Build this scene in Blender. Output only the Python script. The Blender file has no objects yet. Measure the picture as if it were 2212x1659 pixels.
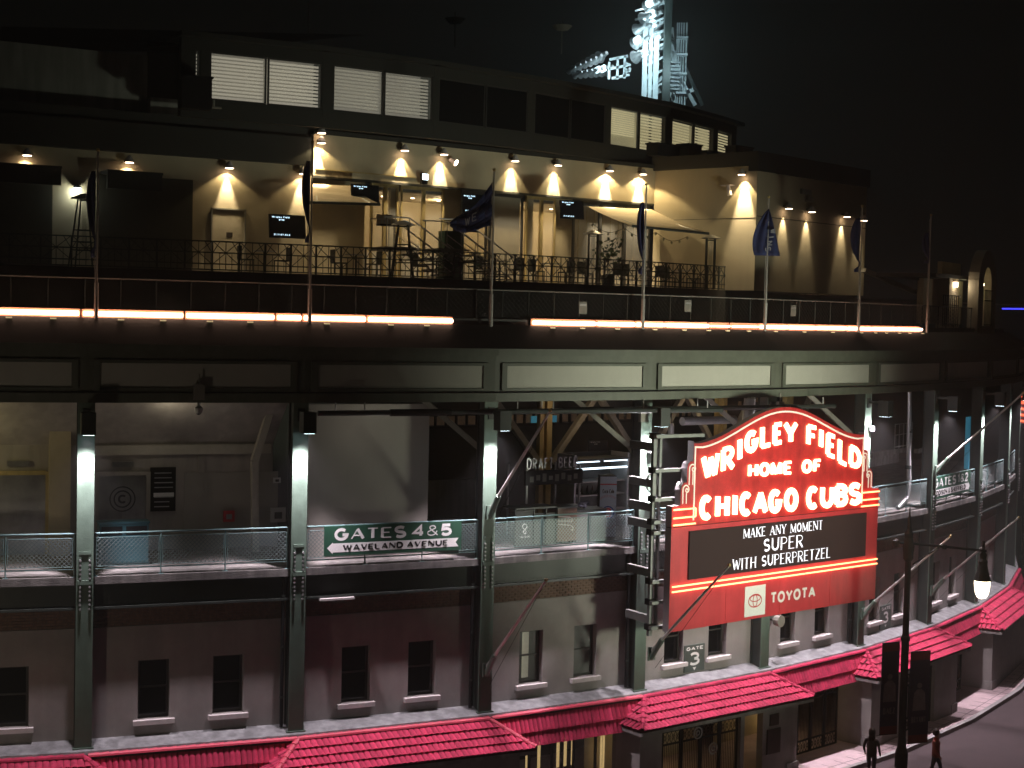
import bpy, math, random
from mathutils import Vector, Matrix
random.seed(7)
SC = bpy.context.scene
COL = SC.collection
PI = math.pi
R = math.radians

# ------------------------------------------------------------------ camera, world, exposure
cd = bpy.data.cameras.new('camera'); cam = bpy.data.objects.new('camera', cd); COL.objects.link(cam)
cd.sensor_width = 36.0; cd.lens = 36.0 * 3323.0 / 2212.0; cd.clip_end = 3000; cd.clip_start = .5
_p, _r = R(2.6036581), R(1.31525295)
cam.matrix_world = Matrix.Translation((0, 0, 15.0)) @ Matrix.Rotation(PI/2 - _p, 4, 'X') @ Matrix.Rotation(_r, 4, 'Z')
SC.camera = cam
W = bpy.data.worlds.new('World'); SC.world = W; W.use_nodes = True
nt = W.node_tree; bg = nt.nodes['Background']
sky = nt.nodes.new('ShaderNodeTexSky'); sky.sky_type = 'NISHITA'; sky.sun_disc = False
sky.sun_elevation = R(-8); sky.sun_rotation = R(200); sky.air_density = 1.0; sky.dust_density = 3.0
nt.links.new(sky.outputs[0], bg.inputs[0]); bg.inputs[1].default_value = 0.10
glow = nt.nodes.new('ShaderNodeBackground'); glow.inputs[0].default_value = (1, .98, .80, 1); glow.inputs[1].default_value = .0015   # city glow of the night sky
ad = nt.nodes.new('ShaderNodeAddShader'); nt.links.new(bg.outputs[0], ad.inputs[0]); nt.links.new(glow.outputs[0], ad.inputs[1]); nt.links.new(ad.outputs[0], nt.nodes['World Output'].inputs[0])
sd = bpy.data.lights.new('moon', 'SUN'); sd.energy = 0.006; sd.angle = R(.5); sd.color = (1, .93, .8)
so = bpy.data.objects.new('moon', sd); COL.objects.link(so); so.rotation_euler = (R(50), 0, R(-25)); so.location = (0, 0, 60)
vs = SC.view_settings; vs.view_transform = 'Standard'; vs.look = 'None'; vs.exposure = 0; vs.gamma = 1; vs.use_curve_mapping = False
try:
    SC.cycles.use_denoising = True; SC.cycles.denoiser = 'OPENIMAGEDENOISE'
    SC.cycles.max_bounces = 5; SC.cycles.diffuse_bounces = 3; SC.cycles.glossy_bounces = 2; SC.cycles.sample_clamp_indirect = 4
    SC.cycles.use_light_tree = True; SC.cycles.caustics_reflective = False; SC.cycles.caustics_refractive = False
except Exception: pass

# ------------------------------------------------------------------ materials
def mat(name, col, rough=.6, metal=0., emit=None, es=0., noise=.18, scale=3., bump=0., bscale=40., spec=.5, alpha=None, trans=0., stain=0.):
    m = bpy.data.materials.new(name); m.use_nodes = True
    n = m.node_tree; b = n.nodes['Principled BSDF']
    b.inputs['Roughness'].default_value = rough; b.inputs['Metallic'].default_value = metal
    b.inputs['Specular IOR Level'].default_value = spec
    c = (*col, 1)
    tc = n.nodes.new('ShaderNodeTexCoord')
    if noise > 0:
        nz = n.nodes.new('ShaderNodeTexNoise'); nz.inputs['Scale'].default_value = scale; nz.inputs['Detail'].default_value = 6
        nz.inputs['Roughness'].default_value = .65
        n.links.new(tc.outputs['Object'], nz.inputs['Vector'])
        rp = n.nodes.new('ShaderNodeValToRGB'); rp.color_ramp.elements[0].position = .3; rp.color_ramp.elements[1].position = .72
        rp.color_ramp.elements[0].color = tuple(x*(1-noise) for x in col)+(1,); rp.color_ramp.elements[1].color = tuple(min(1, x*(1+noise)) for x in col)+(1,)
        n.links.new(nz.outputs['Fac'], rp.inputs['Fac'])
        last = rp.outputs['Color']
        if stain > 0:
            mp = n.nodes.new('ShaderNodeMapping'); mp.inputs['Scale'].default_value = (2.2, 2.2, .25)
            n.links.new(tc.outputs['Object'], mp.inputs['Vector'])
            n2 = n.nodes.new('ShaderNodeTexNoise'); n2.inputs['Scale'].default_value = 1.6; n2.inputs['Detail'].default_value = 5
            n.links.new(mp.outputs[0], n2.inputs['Vector'])
            r2 = n.nodes.new('ShaderNodeValToRGB'); r2.color_ramp.elements[0].position = .42; r2.color_ramp.elements[1].position = .62
            r2.color_ramp.elements[0].color = (1-stain,)*3+(1,); r2.color_ramp.elements[1].color = (1, 1, 1, 1)
            n.links.new(n2.outputs['Fac'], r2.inputs['Fac'])
            mx = n.nodes.new('ShaderNodeMix'); mx.data_type = 'RGBA'; mx.blend_type = 'MULTIPLY'; mx.inputs[0].default_value = 1
            n.links.new(last, mx.inputs[6]); n.links.new(r2.outputs['Color'], mx.inputs[7]); last = mx.outputs[2]
        n.links.new(last, b.inputs['Base Color'])
        rr = n.nodes.new('ShaderNodeMapRange'); rr.inputs['To Min'].default_value = max(0, rough-.12); rr.inputs['To Max'].default_value = min(1, rough+.12)
        n.links.new(nz.outputs['Fac'], rr.inputs['Value']); n.links.new(rr.outputs[0], b.inputs['Roughness'])
    else:
        b.inputs['Base Color'].default_value = c
    if bump > 0:
        nb = n.nodes.new('ShaderNodeTexNoise'); nb.inputs['Scale'].default_value = bscale; nb.inputs['Detail'].default_value = 4
        n.links.new(tc.outputs['Object'], nb.inputs['Vector'])
        bp = n.nodes.new('ShaderNodeBump'); bp.inputs['Strength'].default_value = bump; bp.inputs['Distance'].default_value = .02
        n.links.new(nb.outputs['Fac'], bp.inputs['Height']); n.links.new(bp.outputs[0], b.inputs['Normal'])
    if emit:
        b.inputs['Emission Color'].default_value = (*emit, 1); b.inputs['Emission Strength'].default_value = es
    if trans > 0: b.inputs['Transmission Weight'].default_value = trans
    if alpha is not None: b.inputs['Alpha'].default_value = alpha
    return m
M = {}
M['steel'] = mat('column paint', (.105, .155, .122), .5, .0, bump=.15, bscale=30, noise=.15, stain=.2)
M['darksteel'] = mat('dark green steel', (.022, .028, .025), .5, noise=.3, bump=.2)
M['black'] = mat('black paint', (.009, .009, .01), .75, noise=.3, spec=.2)
M['stucco'] = mat('grey stucco', (.275, .25, .24), .9, noise=.16, scale=1.2, bump=.35, bscale=60, stain=.07)
M['cream'] = mat('cream stucco', (.47, .40, .28), .9, noise=.08, scale=.6, bump=.3, bscale=50, stain=.04)
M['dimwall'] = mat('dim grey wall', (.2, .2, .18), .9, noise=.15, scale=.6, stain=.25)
M['interior'] = mat('interior plaster', (.40, .36, .33), .85, noise=.12, scale=1, stain=.15)
M['beige'] = mat('beige screen wall', (.36, .33, .30), .85, noise=.05, scale=.8, stain=.03)
M['fascia'] = mat('green grey fascia', (.125, .135, .105), .55, noise=.12, scale=2, stain=.15)
M['panel'] = mat('pale fascia panel', (.52, .5, .44), .7, noise=.05, scale=1.5, stain=.03)
M['tile'] = mat('red clay tile', (.50, .038, .095), .78, spec=.2, noise=.35, scale=5, bump=.15, bscale=60)
for _m in ('tile',):
    n = M[_m].node_tree; b = n.nodes['Principled BSDF']; src = b.inputs['Base Color'].links[0].from_socket
    oi = n.nodes.new('ShaderNodeObjectInfo'); mr = n.nodes.new('ShaderNodeMapRange'); mr.inputs['To Min'].default_value = .78; mr.inputs['To Max'].default_value = 1.12
    n.links.new(oi.outputs['Random'], mr.inputs['Value'])
    tc = n.nodes.new('ShaderNodeTexCoord'); n2 = n.nodes.new('ShaderNodeTexNoise'); n2.inputs['Scale'].default_value = .9; n2.inputs['Detail'].default_value = 7; n.links.new(tc.outputs['Object'], n2.inputs['Vector'])
    m2 = n.nodes.new('ShaderNodeMapRange'); m2.inputs['From Min'].default_value = .35; m2.inputs['From Max'].default_value = .65; m2.inputs['To Min'].default_value = .72; m2.inputs['To Max'].default_value = 1.08; n.links.new(n2.outputs['Fac'], m2.inputs['Value'])
    mu = n.nodes.new('ShaderNodeMath'); mu.operation = 'MULTIPLY'; n.links.new(mr.outputs[0], mu.inputs[0]); n.links.new(m2.outputs[0], mu.inputs[1])
    vm = n.nodes.new('ShaderNodeVectorMath'); vm.operation = 'SCALE'; n.links.new(src, vm.inputs[0]); n.links.new(mu.outputs[0], vm.inputs['Scale']); n.links.new(vm.outputs[0], b.inputs['Base Color'])
M['tileridge'] = mat('ridge tile', (.56, .05, .095), .55, noise=.22, scale=6)
M['tiledeck'] = mat('tile underlay', (.045, .012, .012), .9)
M['coping'] = mat('lead grey coping', (.25, .25, .26), .45, noise=.4, scale=4, bump=.2, stain=.3)
M['sill'] = mat('stone sill', (.55, .5, .5), .7, noise=.12, scale=8)
M['concrete'] = mat('concrete', (.3, .28, .27), .85, noise=.2, scale=3, bump=.5, bscale=25, stain=.3)
M['slab'] = mat('weathered slab', (.15, .14, .135), .85, noise=.35, scale=2.5, bump=.5, bscale=25, stain=.4)
M['blinddim'] = mat('glowing blind slat dim', (.5, .46, .38), .7, noise=.3, scale=.7, emit=(1, .92, .74), es=.17)  # slats emit; the room light behind them is put into the slat
M['brick'] = mat('brown brick', (.15, .09, .065), .85, noise=.4, scale=8, bump=.3)
M['mortar'] = mat('mortar', (.10, .085, .075), .95, noise=.2)
M['glass'] = mat('dark glass', (.006, .007, .008), .12, noise=.0, spec=.5)
M['frame'] = mat('dark window frame', (.03, .028, .026), .5)
M['rail'] = mat('railing paint', (.11, .185, .185), .4, metal=.0, noise=.12)
M['wire'] = mat('galvanised wire', (.15, .19, .19), .4, metal=.3, noise=.05)
M['galv'] = mat('galvanised steel', (.42, .42, .43), .4, metal=.5, noise=.15)
M['scaff'] = mat('scaffold steel', (.17, .175, .17), .5, metal=.3, noise=.2)
M['pole'] = mat('pole aluminium', (.5, .48, .45), .4, metal=.4, noise=.1)
M['roof'] = mat('dark roof metal', (.028, .026, .024), .6, noise=.3, scale=1.5, bump=.2, bscale=10)
M['soffit'] = mat('dark soffit', (.018, .018, .015), .8, noise=.2)
M['signred'] = mat('sign red enamel', (.56, .030, .032), .42, noise=.26, scale=2.6, stain=.16, bump=.08, bscale=3)
M['signpanel'] = mat('sign red panel', (.58, .045, .058), .45, noise=.14, scale=1.2, stain=.1)
M['signside'] = mat('sign side sheet', (.34, .31, .32), .5, noise=.12)
M['signwhite'] = mat('sign white line', (.85, .78, .7), .5, noise=.05, emit=(1, .82, .66), es=.35)
M['white'] = mat('white print', (.78, .76, .76), .6, noise=.04)
M['printgreen'] = mat('dark green sign', (.018, .075, .045), .5, noise=.12, stain=.1)
M['gatesign'] = mat('grey green gate sign', (.06, .075, .065), .5, noise=.1)
M['screen'] = mat('led screen', (.02, .012, .012), .7, noise=.12, scale=6, emit=(.5, .24, .24), es=.035, spec=.2)
M['screentext'] = mat('screen letters', (.8, .8, .9), .5, noise=0, emit=(.92, .9, 1), es=1.15)
M['neonw'] = mat('white hot neon', (.9, .7, .5), .5, noise=0, emit=(1, .42, .22), es=8)
M['neonr'] = mat('red neon', (.9, .3, .2), .5, noise=0, emit=(1, .30, .12), es=5.0)
M['glow_rim'] = mat('peach glow strip', (.75, .36, .22), .6, noise=.15, scale=4)  # peach colour holds the glow rim of the light bars
M['led'] = mat('warm led tube', (.9, .8, .6), .5, noise=0, emit=(1, .60, .42), es=9)
M['ledlow'] = mat('dim warm led tube', (.9, .8, .6), .5, noise=0, emit=(1, .62, .36), es=2.6)
M['lampw'] = mat('lamp lens', (1, .9, .8), .5, noise=0, emit=(1, .72, .48), es=14)
M['cool'] = mat('cool lamp lens', (1, 1, 1), .5, noise=0, emit=(.72, .93, 1), es=14)
M['globe'] = mat('street lamp globe', (1, .95, .85), .5, noise=0, emit=(1, .87, .62), es=6)
M['hide'] = mat('pale tube', (.8, .85, .9), .5, noise=0, emit=(.75, .9, 1), es=3)
M['roomw'] = mat('lit room warm', (.6, .55, .35), .8, noise=.2, scale=.7, emit=(1, .9, .55), es=.15)
M['roomc'] = mat('lit room pale', (.6, .58, .5), .8, noise=.2, scale=.7, emit=(1, .93, .76), es=.09)
M['roomdim'] = mat('dim room', (.3, .28, .2), .8, noise=.4, scale=.6, emit=(1, .9, .7), es=.012)
M['inner'] = mat('lit interior wall', (.5, .42, .28), .85, noise=.15, scale=1)
M['tv'] = mat('tv screen', (.012, .012, .016), .25, noise=0)
M['tvtext'] = mat('tv letters', (.7, .9, 1), .5, noise=0, emit=(.6, .85, 1), es=1.6)
M['ylight'] = mat('lit yellow window', (.22, .15, .08), .8, noise=.5, scale=3, emit=(1, .65, .4), es=.015)
M['blind'] = None
M['bannerdark'] = mat('banner cloth', (.02, .014, .04), .8, noise=.3, scale=6)
M['bannerred'] = mat('banner red', (.12, .008, .01), .8, noise=.2)
M['bannerprint'] = mat('banner print', (.14, .11, .13), .8, noise=.3)
M['standp'] = mat('stand panel', (.06, .065, .06), .6, noise=.2)
M['counterp'] = mat('counter sheet', (.10, .10, .10), .5, noise=.2)
M['doorbay'] = mat('door bay in hood shade', (.055, .052, .038), .85, noise=.2, scale=1)
M['awning'] = mat('cream awning cloth', (.6, .5, .36), .85, noise=.08, scale=2)
M['flag'] = mat('navy flag', (.02, .03, .11), .8, noise=.3, scale=6)
M['flagprint'] = mat('flag lettering', (.3, .3, .34), .8, noise=.1)
M['wood'] = mat('bar wood', (.09, .05, .03), .6, noise=.3)
M['stainless'] = mat('stainless door', (.33, .32, .31), .35, metal=.75, noise=.3, scale=1.5)
M['teal'] = mat('teal cabinet', (.035, .12, .145), .45, noise=.12)
M['beam'] = mat('pale painted beam', (.5, .46, .4), .7, noise=.12)
M['pill'] = mat('yellow steel', (.5, .38, .16), .6, noise=.15, stain=.2)
M['greybrace'] = mat('grey brace', (.25, .235, .2), .6, noise=.15)
M['bluep'] = mat('blue print', (.03, .07, .3), .6, noise=.05)
M['redp'] = mat('red print', (.55, .04, .05), .6, noise=.05)
M['banner'] = mat('pale banner', (.5, .58, .66), .7, noise=.05)
M['asphalt'] = mat('asphalt', (.05, .032, .035), .85, noise=.3, scale=2, bump=.4, bscale=80)
M['paving'] = mat('pavement', (.56, .42, .44), .8, noise=.15, scale=2, bump=.3, bscale=60)
M['kerb'] = mat('kerb stone', (.28, .26, .26), .7, noise=.2)
M['skin'] = mat('skin', (.3, .17, .12), .6, noise=.05)
M['jacket'] = mat('rust jacket', (.24, .06, .045), .8, noise=.2)
M['coat'] = mat('black coat', (.04, .034, .036), .8, noise=.2)
M['jeans'] = mat('dark trousers', (.05, .05, .07), .8, noise=.2)
M['hair'] = mat('dark hair', (.02, .012, .01), .7, noise=.2)
M['blue'] = mat('blue led line', (.1, .1, .9), .5, noise=0, emit=(.05, .05, 1), es=2.5)
M['green'] = mat('green lit letters', (.4, .9, .8), .5, noise=0, emit=(.45, 1, .85), es=1.6)
M['orange'] = mat('orange lit sign', (.9, .2, .1), .5, noise=0, emit=(1, .13, .05), es=2.2)
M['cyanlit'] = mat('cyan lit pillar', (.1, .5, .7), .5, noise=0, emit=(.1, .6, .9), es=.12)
M['leaf'] = mat('pot plant leaf', (.05, .08, .03), .8, noise=.3)
M['plaque'] = mat('bronze plaque', (.06, .045, .035), .45, metal=.3, noise=.2)
M['bulb'] = mat('festoon bulb', (.25, .2, .12), .3, noise=0)
M['yslat'] = mat('glowing slat', (.6, .45, .2), .8, noise=.3, scale=3, emit=(1, .70, .3), es=.55)
M['blind'] = mat('glowing blind slat pale', (.6, .57, .45), .7, noise=.25, scale=.9, emit=(1, .91, .72), es=.32)  # this and the yellow slat glow themselves, standing in for room light
M['blindw'] = mat('glowing blind slat yellow', (.6, .57, .4), .7, noise=.12, scale=.9, emit=(1, .88, .50), es=.48)

# ------------------------------------------------------------------ mesh builder
class MB:
    def __init__(s): s.v = []; s.f = []
    def quad(s, a, b, c, d):
        n = len(s.v); s.v += [tuple(a), tuple(b), tuple(c), tuple(d)]; s.f.append((n, n+1, n+2, n+3))
    def poly(s, pts):
        n = len(s.v); s.v += [tuple(p) for p in pts]; s.f.append(tuple(range(n, n+len(pts))))
    def hexa(s, b, t):       # bottom 4, top 4
        n = len(s.v); s.v += [tuple(p) for p in b] + [tuple(p) for p in t]
        s.f += [(n+3, n+2, n+1, n), (n+4, n+5, n+6, n+7)] + [(n+i, n+(i+1) % 4, n+4+(i+1) % 4, n+4+i) for i in range(4)]
        return s
    def box(s, x0, x1, y0, y1, z0, z1):
        s.hexa([(x0, y0, z0), (x1, y0, z0), (x1, y1, z0), (x0, y1, z0)], [(x0, y0, z1), (x1, y0, z1), (x1, y1, z1), (x0, y1, z1)]); return s
    def tube(s, a, b, r, n=8, r2=None, cap=True):
        a = Vector(a); b = Vector(b); r2 = r if r2 is None else r2; d = (b-a)
        if d.length < 1e-6: return s
        d.normalize(); u = d.orthogonal().normalized(); w = d.cross(u); k = len(s.v)
        for c, rr in ((a, r), (b, r2)):
            for i in range(n):
                t = 2*PI*i/n; s.v.append(tuple(c+u*(rr*math.cos(t))+w*(rr*math.sin(t))))
        s.f += [(k+i, k+(i+1) % n, k+n+(i+1) % n, k+n+i) for i in range(n)]
        if cap: s.f += [tuple(k+n-1-i for i in range(n)), tuple(k+n+i for i in range(n))]
        return s
    def bar(s, a, b, w, h, up=(0, 0, 1)):
        a = Vector(a); b = Vector(b); d = (b-a).normalized(); up = Vector(up)
        x = d.cross(up)
        if x.length < 1e-4: x = d.cross(Vector((1, 0, 0)))
        x.normalize(); y = x.cross(d)
        x = x*(w/2); y = y*(h/2)
        s.hexa([a-x-y, a+x-y, a+x+y, a-x+y], [b-x-y, b+x-y, b+x+y, b-x+y]); return s
    def lathe(s, prof, n=12, c=(0, 0, 0)):
        k = len(s.v)
        for r, z in prof:
            for i in range(n):
                t = 2*PI*i/n; s.v.append((c[0]+r*math.cos(t), c[1]+r*math.sin(t), c[2]+z))
        for j in range(len(prof)-1):
            s.f += [(k+j*n+i, k+j*n+(i+1) % n, k+(j+1)*n+(i+1) % n, k+(j+1)*n+i) for i in range(n)]
        s.f.append(tuple(k+n-1-i for i in range(n))); s.f.append(tuple(k+(len(prof)-1)*n+i for i in range(n)))
        return s
    def mesh(s, name, m, off=None, smooth=False):
        me = bpy.data.meshes.new(name); v = s.v
        if off is not None: v = [(p[0]-off[0], p[1]-off[1], p[2]-off[2]) for p in v]
        me.from_pydata(v, [], s.f); me.materials.append(m)
        if smooth:
            for p in me.polygons: p.use_smooth = True
        me.validate(); me.update(); return me
    def build(s, name, m, parent=None, world=False, smooth=False, kind=None, loc=None):
        off = None
        if world and parent is not None:
            q = parent
            off = Vector((0, 0, 0))
            while q is not None: off = off + q.location; q = q.parent
        me = s.mesh(name, M[m] if isinstance(m, str) else m, off, smooth)
        o = bpy.data.objects.new(name, me); COL.objects.link(o); o.parent = parent
        if loc is not None: o.location = loc
        if kind: o['kind'] = kind
        return o
def link(name, me, parent, loc, rot=None, M3=None):
    o = bpy.data.objects.new(name, me); COL.objects.link(o); o.parent = parent
    if M3 is not None: o.matrix_local = M3
    else:
        o.location = loc
        if rot is not None: o.rotation_euler = rot
    return o
def thing(name, label, cat, loc=(0, 0, 0), rz=0, group=None):
    o = bpy.data.objects.new(name, None); COL.objects.link(o); o.location = loc; o.rotation_euler = (0, 0, rz)
    o.empty_display_size = .3; o['label'] = label; o['category'] = cat
    if group: o['group'] = group
    return o
def tag(o, label, cat, group=None):
    o['label'] = label; o['category'] = cat
    if group: o['group'] = group
    return o
def copy_tree(o, parent=None):
    c = o.copy(); COL.objects.link(c); c.parent = parent
    for ch in list(o.children): copy_tree(ch, c)
    return c
def lamp(name, typ, loc, power, col, parent=None, target=None, size=.1, angle=None, blend=.5):
    d = bpy.data.lights.new(name, typ); d.energy = power; d.color = col
    if typ in ('POINT', 'SPOT'): d.shadow_soft_size = size
    if typ == 'AREA': d.size = size
    if typ == 'SPOT': d.spot_size = R(angle); d.spot_blend = blend
    o = bpy.data.objects.new(name, d); COL.objects.link(o); o.parent = parent; o.location = loc
    if target is not None:
        o.rotation_euler = (Vector(target)-Vector(loc)).to_track_quat('-Z', 'Y').to_euler()
    return o

# ------------------------------------------------------------------ facade coordinates: s = bay number, o = metres out towards the street
C = [(-16.45, 38.27), (-11.06, 39.92), (-5.81, 42.0), (-.68, 44.52), (4.06, 47.53), (8.5, 51.03), (12.58, 54.93), (16.2, 59.23), (19.41, 63.85), (22.14, 68.77), (24.3, 73.96), (25.9, 79.4)]
T = []; NN = []
for a, b in zip(C[:-1], C[1:]):
    d = math.hypot(b[0]-a[0], b[1]-a[1]); T.append(((b[0]-a[0])/d, (b[1]-a[1])/d)); NN.append((T[-1][1], -T[-1][0]))
MI = []
for i in range(len(C)):
    a = NN[max(i-1, 0)]; b = NN[min(i, len(NN)-1)]; m = ((a[0]+b[0])/2, (a[1]+b[1])/2); q = m[0]*b[0]+m[1]*b[1]; MI.append((m[0]/q, m[1]/q))
def P(s, o=0., z=0.):
    s += 1; i = int(min(max(math.floor(s), 0), len(C)-2)); t = s-i
    return Vector((C[i][0]*(1-t)+C[i+1][0]*t+o*(MI[i][0]*(1-t)+MI[i+1][0]*t), C[i][1]*(1-t)+C[i+1][1]*t+o*(MI[i][1]*(1-t)+MI[i+1][1]*t), z))
L0 = 5.64
def rotz(s):                     # rotation so that local +x runs along the facade and local -y points to the street
    i = int(min(max(math.floor(s+1), 0), len(T)-1)); return math.atan2(T[i][1], T[i][0])
def cuts(s0, s1):
    r = [s0]; k = math.floor(s0)+1
    while k < s1-1e-6: r.append(float(k)); k += 1
    return r+[s1]
def fbox(mb, s0, s1, o0, o1, z0, z1):
    c = cuts(s0, s1)
    for a, b in zip(c[:-1], c[1:]):
        mb.hexa([P(a, o1, z0), P(b, o1, z0), P(b, o0, z0), P(a, o0, z0)], [P(a, o1, z1), P(b, o1, z1), P(b, o0, z1), P(a, o0, z1)])
    return mb
def fsheet(mb, s0, s1, oa, za, ob, zb):
    c = cuts(s0, s1)
    for a, b in zip(c[:-1], c[1:]): mb.quad(P(a, oa, za), P(b, oa, za), P(b, ob, zb), P(a, ob, zb))
    return mb
def wallbox(mb, s0, s1, o0, o1, z0, z1, holes):     # one bay of wall with rectangular holes [(s0,s1,z0,z1)]
    ss = sorted({s0, s1} | {h[0] for h in holes} | {h[1] for h in holes}); zs = sorted({z0, z1} | {h[2] for h in holes} | {h[3] for h in holes})
    for a, b in zip(ss[:-1], ss[1:]):
        run = None
        for c, d in zip(zs[:-1], zs[1:]):
            m = ((a+b)/2, (c+d)/2); solid = not any(h[0] < m[0] < h[1] and h[2] < m[1] < h[3] for h in holes)
            if solid: run = (run[0], d) if run else (c, d)
            if (not solid or d == zs[-1]) and run: fbox(mb, a, b, o0, o1, run[0], run[1]); run = None

# ------------------------------------------------------------------ stroke lettering
def arc(cx, cy, rx, ry, a0, a1, n=8): return [(cx+rx*math.cos(R(a0+(a1-a0)*i/n)), cy+ry*math.sin(R(a0+(a1-a0)*i/n))) for i in range(n+1)]
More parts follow.
